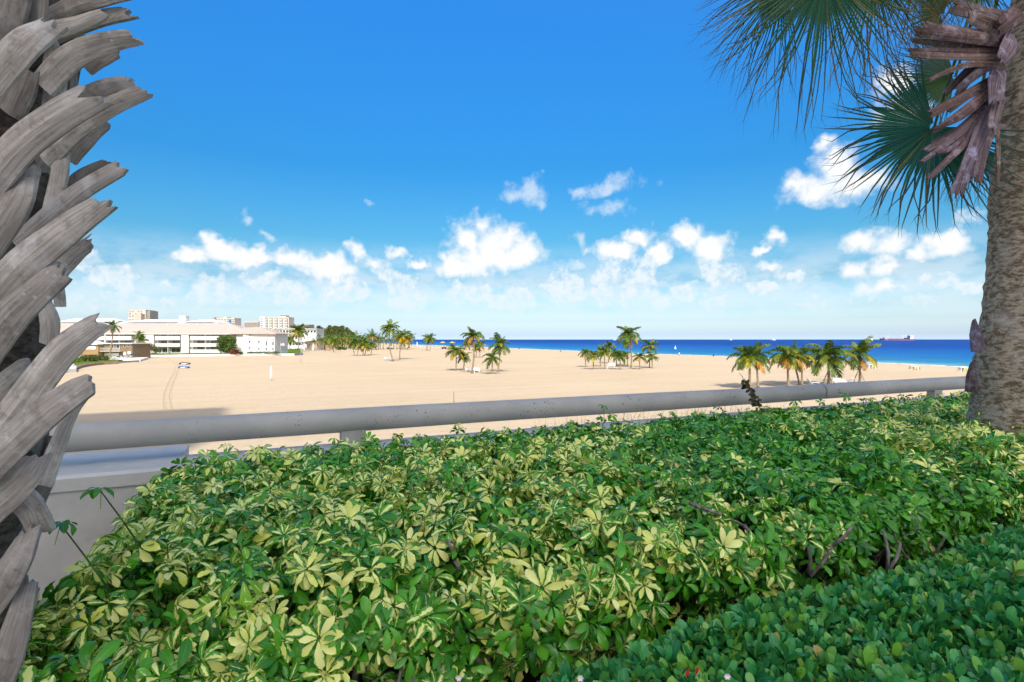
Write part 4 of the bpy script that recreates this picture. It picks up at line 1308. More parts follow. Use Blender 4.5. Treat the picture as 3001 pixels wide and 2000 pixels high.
# grove far behind: individual palms sharing crown shapes
def crown_mesh(seed, nf=13):
    rnd = random.Random(seed)
    vs, fs, cs = [], [], []
    for k in range(nf):
        s = (k + .5) / nf
        el = 80 - 115 * s
        v = min(range(8), key=lambda i: abs(FEL[i] - el))
        src = LOW[v]
        mtx = Matrix.Rotation(k * 2.4 + rnd.uniform(-.2, .2), 3, 'Z') * rnd.uniform(.85, 1.1)
        b0 = len(vs)
        col = rnd.choice(GREEN) if s < .6 or rnd.random() < .4 else rnd.choice(YEL)
        g = rnd.uniform(.75, 1.1)
        for q, c in zip(src.v, src.c):
            vs.append(tuple(mtx @ Vector(q)))
            cs.append((c[0] * col[0] * g, c[1] * col[1] * g, c[2] * col[2] * g))
        fs += [tuple(i + b0 for i in f) for f in src.f]
    b = MB(); b.v, b.f, b.c = vs, fs, cs
    return b.mesh('crown', M['frond'])

def low_frond(el0, droop, seed):
    r = random.Random(seed)
    b = MB()
    n = 6
    p, el = Vector((0, 0, 0)), R(el0)
    for i in range(n):
        e = el - R(droop) * ((i + .5) / n) ** 1.3
        d = Vector((math.cos(e), 0, math.sin(e)))
        q = p + d / n
        for sd in (-1, 1):
            for h in (0.25, 0.75):
                a = p.lerp(q, h)
                ll = 0.30 * math.sin(math.pi * min(1, .18 + .8 * (i + h) / n)) ** .7
                tip = a + Vector((d.x * .5, sd * .85, d.z * .5 - .5)).normalized() * ll
                g = r.uniform(.7, 1.2)
                b.add([a, a + d * .07, tip], [(0, 1, 2)], (g, g, g))
        b.add([p, q, q + Vector((0, 0.02, 0)), p + Vector((0, .03, 0))], [(0, 1, 2, 3)], (1.2, 1.1, .8))
        p = q
    return b
LOW = [low_frond(e, d, i) for i, (e, d) in enumerate(((80, 50), (66, 85), (50, 100), (36, 100), (20, 95), (4, 85), (-14, 70), (-34, 45)))]
CROWN = [crown_mesh(i) for i in range(5)]
TRK = [trunk_mesh((0.06 * i - .06, 0, 1.0), 0.024, 0.016, (0.03, 0), 6) for i in range(3)]
rg = random.Random(11)
for i in range(44):
    x = 906 + 300 * (i + rg.uniform(0.1, .9)) / 44
    if 1122 < x < 1165 and rg.random() < .3: continue
    by = rg.uniform(1020.5, 1026.0) if x > 990 else rg.uniform(1022, 1029)
    b = gp(x, by)
    top = px(x, rg.uniform(984, 1004) if x > 1000 else rg.uniform(990, 1008), b.y).z
    t = empty('coconut_palm', b)
    tag(t, 'palm of the dense grove behind the open sand, before the feathery trees', 'palm tree', 'palms of the far grove')
    link('trunk', TRK[i % 3], t, None, (0, 0, rg.uniform(0, 6.28)), (10, 10, top + .1))
    tx = (0.06 * (i % 3) - .06)
    c = link('crown', CROWN[i % 5], t, (0, 0, top), (0, 0, rg.uniform(0, 6.28)), rg.uniform(4.2, 5.6), (1, 1, 1))

# ------------------------------------------------------------------ broadleaf shrubs, feathery trees
def leaf_cloud(blobs, n, size, cols, seed, lean=0.0, up=0.0):
    """many small leaf faces spread through the volume of several ellipsoids"""
    r = random.Random(seed)
    b = MB()
    tot = sum(q[3] * q[4] * q[5] for q in blobs)
    for q in blobs:
        k = int(n * q[3] * q[4] * q[5] / tot)
        g0 = r.uniform(.75, 1.2)
        for _ in range(k):
            while True:
                d = Vector((r.gauss(0, 1), r.gauss(0, 1), r.gauss(0, 1)))
                if d.length > 1e-3: break
            d.normalize()
            rr = r.random() ** 0.4 * r.uniform(.85, 1.08)
            p = Vector((q[0] + d.x * q[3] * rr, q[1] + d.y * q[4] * rr, q[2] + d.z * q[5] * rr))
            a = Vector((r.gauss(0, 1), r.gauss(0, 1), r.gauss(0, 1) + up)).normalized()
            c = a.cross(Vector((r.gauss(0, 1), r.gauss(0, 1), r.gauss(0, 1)))).normalized()
            s = size * r.uniform(.6, 1.4)
            col = r.choice(cols)
            g = g0 * r.uniform(.7, 1.25)
            b.add([p - a * s, p + c * s * .45, p + a * s, p - c * s * .45], [(0, 1, 2, 3)], (col[0] * g, col[1] * g, col[2] * g))
    return b

DG = [(0.055, 0.10, 0.018), (0.075, 0.13, 0.02), (0.04, 0.08, 0.018)]
def shrub(name, label, c, blobs, n, size, cols, seed, cat='shrub', stem=0.4, group=None):
    t = empty(name, c)
    tag(t, label, cat, group)
    b = leaf_cloud(blobs, n, size, cols, seed)
    b.obj('foliage', M['tree'], t)['kind'] = 'stuff'
    m = MB()
    for k in range(4):
        q = blobs[k % len(blobs)]
        m.tube([(0.1 * k - .15, 0.05 * k, -.1), (q[0] * .5, q[1] * .5, q[2] * .5), (q[0], q[1], q[2])], [0.09 * stem * 2, .07 * stem * 2, .03], 6)
    m.obj('trunk', M['trunk'], t)
    return t

def fx(x, Z, z=.8):
    return Vector(((x - CX) / F * Z, Z, z))
c = px(664, 1035.5, 226); c.z = .8
shrub('seagrape_tree', 'large round leafy tree against the white end house', c, [(-1.6, 0, 3.2, 2.6, 2, 2.6), (1.8, 0, 3.0, 2.6, 2, 2.8), (0.2, 0, 5.8, 2.6, 2, 2.2), (-2.6, 0, 6.0, 1.6, 1.4, 1.6), (2.6, 0, 5.6, 1.7, 1.5, 1.6), (0, .3, 1.6, 2.2, 1.6, 1.5)], 3600, .34, [(0.075, 0.13, 0.018), (0.10, 0.16, 0.02), (0.05, 0.095, 0.018)], 1, 'tree', 1.2)
shrub('red_shrub', 'dark red rounded shrub at the foot of the end house', fx(686, 222), [(-1, 0, .9, 1.4, 1, .9), (.8, 0, 1.0, 1.3, 1, 1.0)], 900, .22, [(0.20, 0.03, 0.02), (0.16, 0.04, 0.02), (0.11, 0.025, 0.02)], 2)
shrub('shrub', 'small green bush right of the red shrub', fx(706, 223), [(0, 0, .5, .9, .7, .5)], 300, .18, DG, 3)
shrub('low_hedge', 'clipped hedge along the foot of the end house', fx(772, 226), [(-5, 0, .45, 2.2, .6, .5), (-2, 0, .5, 2.2, .6, .55), (1.5, 0, .5, 2.4, .6, .55), (5, 0, .55, 2.4, .6, .6)], 1500, .16, DG, 4, 'hedge')
shrub('low_hedge', 'bright green clipped hedge between the flags and the stepped hotel', fx(848, 300, .3), [(-6, 0, .7, 3.5, .8, .9), (0, 0, .7, 3.5, .8, .9), (5, 0, .8, 3.5, .8, 1.0)], 1200, .2, [(0.11, 0.20, 0.02), (0.14, 0.23, 0.02)], 5, 'hedge')
shrub('scrub_tree', 'windswept grey-green tree right of the two close palms', fx(444, 212), [(-1.5, 0, 2.6, 2.0, 1.5, 1.2), (1.2, 0, 2.2, 2.0, 1.5, 1.2), (0, 0, 3.4, 1.6, 1.2, .9), (2.6, 0, 1.4, 1.3, 1, .8)], 1500, .2, [(0.12, 0.12, 0.03), (0.09, 0.10, 0.025), (0.15, 0.15, 0.05)], 6, 'tree', .7)
shrub('low_hedge', 'clipped dark green hedge at the left of the tan house', gp(212, 1064, .48), [(-2.2, 0, .7, 1.5, .7, .6), (-.6, 0, .7, 1.5, .7, .6), (1.4, 0, .7, 1.5, .7, .6)], 1000, .15, [(0.10, 0.19, 0.018), (0.07, 0.14, 0.02)], 7, 'hedge')
shrub('shrub', 'rounded green shrub under the awning of the tan house', gp(258, 1060, .48), [(-1, 0, .9, 1.3, 1, .9), (.9, 0, 1.0, 1.4, 1, 1.0), (2.2, 0, .7, .9, .8, .7)], 1100, .2, [(0.10, 0.13, 0.02), (0.07, 0.11, 0.02), (0.13, 0.15, 0.03)], 8)
shrub('shrub', 'brownish shrub between the tan house and the leaning palm', gp(300, 1057, .48), [(-.8, 0, .8, 1.1, .9, .8), (.9, 0, .7, 1.1, .9, .7)], 800, .2, [(0.10, 0.09, 0.03), (0.08, 0.10, 0.025)], 9)
shrub('low_hedge', 'long dark hedge below the brown house shutters', gp(352, 1046.5, .5), [(-4.5, 0, .5, 2, .6, .55), (-1.5, 0, .5, 2, .6, .55), (1.5, 0, .5, 2, .6, .55), (4.5, 0, .5, 2, .6, .6)], 1200, .16, DG, 10, 'hedge')
shrub('shrub', 'dark shrub at the foot of the two close palms', gp(402, 1045.5, .6), [(0, 0, .8, 1.4, .9, .9), (-1.6, 0, .5, 1, .7, .6)], 700, .18, DG, 12)
shrub('shrub', 'green bushes beside the right end of the volleyball net', gp(1000, 1026, 0), [(-1.5, 0, 1.2, 2.2, 1.5, 1.3), (2, 0, .9, 2, 1.4, 1.0)], 700, .35, [(0.10, 0.17, 0.02), (0.07, 0.12, 0.02)], 13)
shrub('shrub', 'low dark bush on the sand among the far grove trunks', gp(1140, 1024.5, 0), [(0, 0, .7, 1.8, 1.2, .8), (2, 0, .5, 1.2, 1, .5)], 400, .25, DG, 14)

def casuarina(seed):
    r = random.Random(seed)
    b = MB()
    for k in range(1500):
        h = r.random() ** .8
        rad = (0.36 * (1 - h) ** .7 + .035) * r.uniform(.2, 1.05)
        a = r.uniform(0, 6.28)
        lump = 1 + .35 * math.sin(5 * h * 6.28 + a * 2 + seed)
        p = Vector((math.cos(a) * rad * lump, math.sin(a) * rad * lump, .12 + .88 * h))
        d = Vector((math.cos(a) * .5, math.sin(a) * .5, r.uniform(.2, 1.1))).normalized()
        s = r.uniform(.035, .075)
        w = d.cross(Vector((r.gauss(0, 1), r.gauss(0, 1), r.gauss(0, 1)))).normalized() * .012
        g = r.uniform(.7, 1.25)
        col = r.choice([(0.115, 0.145, 0.04), (0.085, 0.12, 0.035), (0.145, 0.165, 0.05)])
        b.add([p - w, p + w, p + d * s], [(0, 1, 2)], tuple(q * g for q in col))
    return b.mesh('crown', M['tree'])
CAS = [casuarina(i) for i in range(4)]
CTR = MB().tube([(0, 0, -.02), (0.01, 0, .5), (0, 0, .95)], [.03, .02, .006], 6).mesh('trunk', M['trunk'])
for i in range(32):
    x = 858 + 178 * (i + rg.uniform(.1, .9)) / 32
    Z = rg.uniform(410, 500)
    ty = rg.uniform(955, 966) if 895 < x < 1005 else rg.uniform(958, 975)
    h = px(x, ty, Z).z
    t = empty('pine_tree', ((x - CX) / F * Z, Z, 0), rg.uniform(0, 6.28), h)
    tag(t, 'tall feathery pine of the grey-green stand behind the far palm grove', 'tree', 'feathery trees behind the palm grove')
    link('trunk', CTR, t)
    g = rg.uniform(.8, 1.15)
    link('crown', CAS[i % 4], t, None, None, None, (g, g, g * .95))
shrub('scrub_tree', 'dark bushy tree in front of the right side of the arched hotel', (px(850, 963, 420).x, 420, 4), [(-3, 0, 7, 4, 3, 3), (3, 0, 8.5, 5, 3, 4), (8, 0, 6.5, 4, 3, 3)], 1800, .5, DG, 15, 'tree', 1.5)

# ------------------------------------------------------------------ beach furniture
def bench(x, y, w, label, rz=0.0, group=None, tall=0.55):
    c = gp(x, y)
    t = empty('bench', c, rz)
    tag(t, label, 'bench', group)
    MB().box((0, 0, tall * 0.82), (w, 0.5, 0.09)).obj('seat', M['plastic'], t)
    MB().box((0, .24, tall * 1.35), (w, 0.07, tall * 0.85)).obj('backrest', M['plastic'], t)
    for s in (-1, 1):
        MB().box((s * w * .36, 0, tall * .39), (.12, .42, tall * .78)).obj('leg', M['plastic'], t)
bench(1374, 1090, 1.55, 'white bench left of the tall slender palm')
bench(1397, 1092, 1.35, 'white bench right of the tall slender palm', 0.12)
bench(1137, 1056.5, 2.5, 'lone white bench beside the tallest leaning palm', 0.05, tall=.62)
bench(1790, 1080.5, 2.2, 'big white bench among the clump with the coconut-bearing palm', -.05, tall=.75)
bench(2461, 1127, 2.0, 'white bench between the two staked palms behind the railing', tall=.5)

ORD = ('first', 'second', 'third', 'fourth', 'fifth', 'sixth', 'seventh', 'eighth')
def lounger(p, rz, label, back=True, group=None, s=1.0):
    t = empty('lounge_chair', p, rz, s)
    tag(t, label, 'lounge chair', group)
    MB().box((0.15, 0, .34), (1.35, .62, .06)).obj('seat', M['plastic'], t)
    b = MB(); b.box((0, 0, 0), (.75, .62, .06))
    o = b.obj('backrest', M['plastic'], t); o.location = (-.72, 0, .60); o.rotation_euler = (0, R(48), 0)
    for sx in (-.42, .72):
        for sy in (-.26, .26):
            MB().box((sx, sy, .16), (.06, .06, .33)).obj('leg', M['plastic'], t)
lounger(gp(2384, 1128), 0.1, 'white lounge chair left of the broad staked palm behind the railing', s=1.0)
lounger(gp(2489, 1124), 1.5, 'white lounge chair turned away beside the last staked palm')
lounger(gp(1421, 1050), .6, 'white lounge chair on the sand behind the two-bench clump', s=1.3)
lounger(gp(1268, 1030), .2, 'white lounge chair just right of the two lone palms', s=1.4)
for i, (x, y) in enumerate(((1234, 1019.5), (1241, 1019.3), (1262, 1020), (1277, 1020.5), (1283, 1020))):
    lounger(gp(x, y), .3 * i, ORD[i] + ' white lounge chair from the left in the far row near the waterline', group='lounge chairs near the far waterline', s=1.7)
for i, (x, y, z) in enumerate(((163, 1078, .6), (178, 1077, .6), (186, 1077.2, .6), (196, 1076.5, .6), (210, 1076, .6), (213, 1077.5, .6))):
    lounger(gp(x, y, z), 1.2 + .2 * i, ORD[i] + ' white lounge chair from the left on the pink corner terrace', group='lounge chairs on the corner terrace', s=.9)
for i, (x, y) in enumerate(((325, 1054), (330, 1054), (335, 1053.5), (340, 1053), (345, 1053), (359, 1051), (371, 1050.3), (376, 1050))):
    lounger(gp(x, y, .56), 1.4 + .15 * (i % 3), ORD[i] + ' white lounge chair from the left on the brown house sun deck', group='lounge chairs on the brown house sun deck', s=1.0)
t = empty('planter_tub', gp(384, 1049.5, .56)); tag(t, 'white planter tub at the end of the sun deck', 'planter')
MB().tube([(0, 0, 0), (0, 0, .8)], [.3, .42], 12).obj('tub', M['plastic'], t)
leaf_cloud([(0, 0, 1.0, .35, .35, .3)], 80, .14, DG, 3).obj('foliage', M['tree'], t)['kind'] = 'stuff'

def cabana(x, y, label):
    c = gp(x, y)
    t = empty('cabana_frame', c, 0.12)
    tag(t, label, 'cabana')
    w = 2.2
    MB().span(-w / 2, w / 2, .65, .7, 0.05, .85).obj('back_panel', M['plastic'], t)
    for k in range(6):
        xx = -w / 2 + .12 + (w - .24) * k / 5
        MB().span(xx - .06, xx + .06, -.02, .04, .0, .8).obj('slat', M['blue'] if k % 2 else M['plastic'], t)
    MB().span(-w / 2, w / 2, -.05, .6, .80, .88).obj('top', M['plastic'], t)
    b = MB()
    b.add([(-.75, -.1, .1), (-.25, -.1, .1), (.75, -.08, .86), (.35, -.08, .9), (-.75, -.14, .1), (-.25, -.14, .1), (.75, -.12, .86), (.35, -.12, .9)], [(0, 1, 2, 3), (7, 6, 5, 4), (0, 4, 5, 1), (1, 5, 6, 2), (2, 6, 7, 3), (3, 7, 4, 0)])
    b.obj('canvas', M['yellow'], t)
cabana(2559, 1080.5, 'folded beach cabana with yellow canvas, nearest to the staked palms')
cabana(2684, 1085, 'folded beach cabana with yellow canvas, middle one of the three')
cabana(2829, 1089.5, 'folded beach cabana with yellow canvas, closest to the big palm trunk')

def post(name, label, x, y, h, r, mat, cat, cap=True):
    c = gp(x, y)
    t = empty(name, c)
    tag(t, label, cat)
    MB().tube([(0, 0, -.1), (0, 0, h)], [r, r * .95], 10).obj('shaft', M[mat], t, True)
    if cap:
        MB().tube([(0, 0, h + .002), (0, 0, h + r * .6)], [r * 1.15, r * .6], 10).obj('cap', M[mat], t)
    return t
post('marker_post', 'single white post standing on the open sand', 794.4, 1117, 2.3, .155, 'plastic', 'post')
post('stake_post', 'thin wooden stake on the near sand above the railing', 1330, 1190, 1.45, .03, 'wood', 'post')
post('marker_post', 'small white post far off at the waterline near the two lone palms', 1222.5, 1021.5, 4.6, .3, 'plastic', 'post')
post('marker_post', 'slim post between the palms at the right of the coconut-bearing clump', 1890, 1069, 1.0, .05, 'wood', 'post')

def flagpole(x, y, top, label, flag_y, fw, fh):
    c = gp(x, y)
    s = c.y / F
    t = empty('flagpole', c)
    tag(t, label, 'flag')
    h = (y - top) * s
    MB().tube([(0, 0, -.1), (0, 0, h)], [.07, .04], 8).obj('pole', M['steel'], t, True)
    MB().ball((0, 0, h + .08), .09).obj('finial', M['steel'], t, True)
    nx, nz = 16, 6
    vs, uv, fs = [], [], []
    W_, H_ = fw * s, fh * s
    z0 = (y - flag_y) * s
    for i in range(nx + 1):
        for j in range(nz + 1):
            u, v = i / nx, j / nz
            vs.append((0.05 + u * W_, math.sin(u * 9) * .22 * u - .3 * u, z0 - H_ + v * H_ - u * u * H_ * .25))
            uv.append((u, v, 0))
    for i in range(nx):
        for j in range(nz):
            a = i * (nz + 1) + j
            fs.append((a, a + nz + 1, a + nz + 2, a + 1))
    n = len(vs)
    vs += [(q[0], q[1] + .015, q[2]) for q in vs]; uv += uv
    fs += [tuple(reversed([k + n for k in f])) for f in fs]
    me = bpy.data.meshes.new('cloth')
    me.from_pydata(vs, [], fs)
    me.materials.append(M['flag'])
    a = me.attributes.new('luv', 'FLOAT_VECTOR', 'POINT')
    a.data.foreach_set('vector', np.array(uv, np.float32).ravel())
    link('cloth', me, t)
flagpole(882, 1063.5, 1004, 'nearer striped flag on a slim pole before the beach bar', 1007, 17, 11)
flagpole(822, 1047.5, 1002, 'farther striped flag on a slim pole before the hotel hedge', 1005, 12, 8)

# volleyball net
c = gp(973, 1024)
t = empty('volleyball_net', c)
tag(t, 'volleyball net with pale tapes between posts in front of the far grove', 'net')
s = c.y / F
for xx in (-23, 22):
    MB().tube([(xx * s, 0, -.1), (xx * s, .0, 2.6)], .08, 8).obj('post', M['wood'], t)
for zz in (2.4, 1.5):
    MB().span(-22.5 * s, 21.5 * s, -.03, .03, zz - .09, zz + .09).obj('tape', M['net'], t)
for k in range(40):
    xx = (-22 + 43 * k / 39) * s
    MB().span(xx - .012, xx + .012, -.01, .01, 1.6, 2.3).obj('net_cord', M['net'], t)

# two low curved blue objects on the sand
def crescent(x, y, w, label, tilt):
    c = gp(x, y)
    s = c.y / F
    t = empty('beach_float', c)
    tag(t, label, 'float')
    Rr = w * s / 2
    pts = [(-Rr * math.cos(a), Rr * .8 * math.sin(a), .22) for a in [R(-60 + 200 * k / 16) for k in range(17)]]
    MB().tube(pts, [.05 + .24 * math.sin(math.pi * (k + .5) / 17) for k in range(17)], 8).obj('tube', M['blue'] if tilt else M['dark'], t, True)
    pts = [(-Rr * .6 * math.cos(a), Rr * .5 * math.sin(a) - .2, .15) for a in [R(-50 + 180 * k / 12) for k in range(13)]]
    MB().tube(pts, .13, 8).obj('inner_tube', M['plastic'], t, True)
    for k in range(3):
        MB().ball((Rr * (.35 + .25 * k), -.2, .12), (.28, .2, .13), 8, 5).obj('knob', M['dark'], t, True)
crescent(543, 1068.5, 30, 'dark curved float lying on the sand, the farther of two', 0)
crescent(541, 1079.5, 30, 'blue curved float lying on the sand, the nearer of two', 1)

def umbrella(x, y, label):
    c = gp(x, y)
    t = empty('beach_umbrella', c)
    tag(t, label, 'umbrella')
    MB().tube([(0, 0, 0), (0, 0, 4.4)], .07, 6).obj('pole', M['steel'], t)
    vs = [(0, 0, 5.0)] + [(2.6 * math.cos(a), 2.6 * math.sin(a), 3.9) for a in [k * math.pi / 4 for k in range(8)]]
    vs += [(0, 0, 4.9)] + [(q[0], q[1], q[2] - .05) for q in vs[1:9]]
    b = MB(); b.add(vs, [(0, 1 + k, 1 + (k + 1) % 8) for k in range(8)] + [(9, 10 + (k + 1) % 8, 10 + k) for k in range(8)])
    b.obj('canopy', M['yellow'], t)
umbrella(1297.5, 1019, 'left yellow beach umbrella near the far waterline')
umbrella(1325.5, 1019, 'right yellow beach umbrella near the far waterline')

# parked utility cart far off
c = gp(1301, 1024)
t = empty('utility_cart', c, .3)
tag(t, 'small dark utility cart with white front on the far sand', 'cart')
MB().box((0, 0, .95), (3.4, 1.7, .9)).obj('body', M['dark'], t)
MB().box((.6, 0, 1.95), (1.9, 1.6, .12)).obj('canopy', M['dark'], t)
MB().box((-1.75, 0, .9), (.2, 1.5, .6)).obj('bumper', M['plastic'], t)
for sx in (-1.1, 1.1):
    for sy in (-.8, .8):
        b = MB(); b.tube([(sx, sy - .12, .45), (sx, sy + .12, .45)], .45, 12); b.obj('wheel', M['dark'], t)
for sx in (-.3, 1.5):
    for sy in (-.7, .7):
        MB().box((sx, sy, 1.65), (.07, .07, .55)).obj('roof_post', M['dark'], t)

# ------------------------------------------------------------------ people on the far beach
def person(x, y, label, top, legs, sit=False, rz=0.0):
    c = gp(x, y, -0.02)
    t = empty('person', c, rz)
    tag(t, label, 'person')
    if not sit:
        V = [(0, 0, .95), (0, 0, 1.2), (0, 0, 1.42), (0, 0, 1.53), (0, -.02, 1.66), (-.19, 0, 1.40), (-.27, .02, 1.12), (-.26, -.06, .86), (.19, 0, 1.40), (.27, .02, 1.12), (.25, -.08, .86),
             (-.10, 0, .90), (-.11, -.03, .48), (-.12, .02, .06), (-.12, -.16, .03), (.10, 0, .90), (.12, .06, .48), (.13, .02, .06), (.13, -.14, .03)]
    else:
        V = [(0, 0, .12), (0, .02, .35), (0, .03, .55), (0, .02, .66), (0, -.01, .79), (-.18, .02, .53), (-.24, -.08, .30), (-.18, -.28, .22), (.18, .02, .53), (.24, -.08, .30), (.18, -.28, .22),
             (-.10, -.03, .12), (-.12, -.38, .42), (-.12, -.62, .06), (-.12, -.76, .04), (.10, -.03, .12), (.12, -.38, .42), (.12, -.62, .06), (.12, -.76, .04)]
    E = [(0, 1), (1, 2), (2, 3), (3, 4), (2, 5), (5, 6), (6, 7), (2, 8), (8, 9), (9, 10), (0, 11), (11, 12), (12, 13), (13, 14), (0, 15), (15, 16), (16, 17), (17, 18)]
    rad = [.15, .14, .15, .055, .105, .065, .05, .035, .065, .05, .035, .09, .065, .045, .04, .09, .065, .045, .04]
    me = bpy.data.meshes.new('body')
    me.from_pydata(V, E, [])
    me.materials.append(M['skin'])
    o = link('body', me, t)
    o.modifiers.new('skin', 'SKIN')
    for i, sv in enumerate(me.skin_vertices[0].data):
        sv.radius = (rad[i], rad[i]); sv.use_root = (i == 0)
    me.attributes.new('col', 'FLOAT_COLOR', 'POINT').data.foreach_set('color', [1.0] * (4 * len(V)))
    o.modifiers.new('sub', 'SUBSURF').render_levels = 1
    h = V[4]
    MB().ball((h[0], h[1] + .03, h[2] + .05), (.115, .125, .10), 10, 6).obj('hair', M['dark'], t, True)
    if not sit:
        MB().tube([(0, 0, .82), (0, 0, 1.05), (0, 0, 1.44)], [.19, .18, .19], 10).obj('shirt', M[top], t, True)
        MB().tube([(0, 0, .58), (0, 0, .95)], [.21, .185], 10).obj('shorts', M[legs], t, True)
    else:
        MB().tube([(0, 0, .08), (0, .02, .35), (0, .03, .57)], [.19, .18, .18], 10).obj('shirt', M[top], t, True)
person(1990.5, 1043.5, 'person in a white top standing at the waterline right of the coconut-bearing clump', 'plastic', 'plastic', rz=2.6)
person(2091, 1045, 'person in dark clothes sitting at the waterline left of the railing row', 'dark', 'dark', True, 3.0)
person(1642.5, 1031, 'person sitting on the far sand left of the coconut-bearing clump', 'dark', 'dark', True, 2.2)
person(1521, 1023.5, 'person sitting near the water right of the two-bench clump', 'dark', 'dark', True, 2.0)

# ------------------------------------------------------------------ at sea
def build_ship():
    Z = 4200.0
    X = lambda p: (p - CX) / F * Z
    s = Z / F
    t = empty('cargo_ship', (X(2630), Z, -.3))
    tag(t, 'long cargo ship with dark blue and red hull on the horizon', 'ship')
    L = 102 * s
    def hull(z0, z1, b0, bow):
        h = L / 2
        pl = [(-h + bow, 0), (-h + bow + 26, -14), (h - 8, -16), (h, -9), (h, 9), (h - 8, 16), (-h + bow + 26, 14)]
        b = MB(); n = len(pl)
        b.add([(p[0], p[1], z0) for p in pl] + [(p[0] - (6 if i == 0 else 0), p[1], z1) for i, p in enumerate(pl)], [(i, (i + 1) % n, (i + 1) % n + n, i + n) for i in range(n)] + [tuple(range(n, 2 * n))])
        return b
    hull(0, 4.5, 0, 8).obj('lower_hull', M['hullred'], t)
    hull(4.6, 9.0, 0, 3).obj('upper_hull', M['hullblue'], t)
    MB().span(-L / 2 + 2, -L / 2 + 36, -10, 10, 9.1, 14).obj('forecastle', M['hullblue'], t)
    MB().span(-L / 2 + 28, -L / 2 + 56, -11, 11, 9.1, 21).obj('cargo_stack', M['roof'], t)
    for k in range(9):
        xx = -L / 2 + 68 + k * 13
        MB().span(xx, xx + 10.5, -11, 11, 9.1, 12).obj('hatch', M['hullred'], t)
    for xx in (-L / 2 + 62, L / 2 - 92):
        MB().tube([(xx, 0, 9.1), (xx, 0, 40)], [1.6, 1.0], 8).obj('crane_mast', M['plastic'], t)
        MB().tube([(xx, 0, 30), (xx + (-26 if xx < 0 else 30), 0, 36)], 0.8, 6).obj('crane_boom', M['plastic'], t)
    MB().span(L / 2 - 78, L / 2 - 64, -9, 9, 9.1, 18).obj('deck_house', M['dark'], t)
    MB().span(L / 2 - 44, L / 2 - 20, -13, 13, 9.1, 34).obj('bridge_tower', M['plastic'], t)
    MB().span(L / 2 - 46, L / 2 - 18, -16, 16, 30, 33.6).obj('bridge', M['plastic'], t)
    MB().span(L / 2 - 53, L / 2 - 46, -5, 5, 9.1, 36).obj('funnel', M['hullblue'], t)
    MB().tube([(L / 2 - 30, 0, 34), (L / 2 - 30, 0, 46)], .7, 6).obj('radar_mast', M['plastic'], t)
build_ship()

t = empty('sailing_boat', px(2554, 997.0, 3000)); t.location.z = -.3
tag(t, 'small white sailing boat left of the cargo ship', 'boat')
b = MB(); b.add([(-9, 0, 1), (-3, -2.5, .8), (9, -2, 1), (9, 2, 1), (-3, 2.5, .8), (-7, 0, -.5), (8, -1, -.5), (8, 1, -.5)], [(0, 1, 2, 3, 4), (0, 5, 6, 2, 1), (0, 4, 3, 7, 5), (2, 6, 7, 3)])
b.obj('hull', M['plastic'], t)
MB().tube([(0, 0, .9), (0, 0, 19)], .2, 6).obj('mast', M['plastic'], t)
b = MB(); b.add([(.3, 0, 2.5), (8, .8, 2.8), (.3, 0, 18.5), (.3, .15, 2.5), (8, .95, 2.8), (.3, .15, 18.5)], [(0, 1, 2), (5, 4, 3), (0, 3, 4, 1), (1, 4, 5, 2), (2, 5, 3, 0)]); b.obj('sail', M['plastic'], t)
for i, (x, w, lab) in enumerate(((2266, 26, 'low white motor yacht on the horizon above the railing row'), (2141, 16, 'small white boat on the horizon left of the railing row'), (1800, 14, 'tiny white boat on the horizon behind the coconut-bearing clump'))):
    t = empty('motor_yacht', px(x, 997, 4000)); t.location.z = -.3
    tag(t, lab, 'boat')
    w = w * .8
    b = MB(); b.add([(-w, 0, 3), (-w * .4, -4, 2.6), (w, -4, 2.4), (w, 4, 2.4), (-w * .4, 4, 2.6), (-w * .8, 0, -.5), (w, -3, -.5), (w, 3, -.5)], [(0, 1, 2, 3, 4), (0, 5, 6, 2, 1), (0, 4, 3, 7, 5), (2, 6, 7, 3)]); b.obj('hull', M['plastic'], t)
    MB().span(-w * .3, w * .7, -3, 3, 2.5, 5.5).obj('cabin', M['plastic'], t)
    MB().span(-w * .1, w * .4, -2.5, 2.5, 5.6, 8).obj('flybridge', M['plastic'], t)
t = empty('buoy', gp(1979, 1024.5, -.3)); tag(t, 'white round buoy floating off the beach', 'buoy')
MB().ball((0, 0, .6), (.8, .8, .8), 12, 8).obj('float', M['plastic'], t, True)
MB().tube([(0, 0, 1.3), (0, 0, 2.6)], [.3, .2], 8).obj('top_mark', M['plastic'], t)
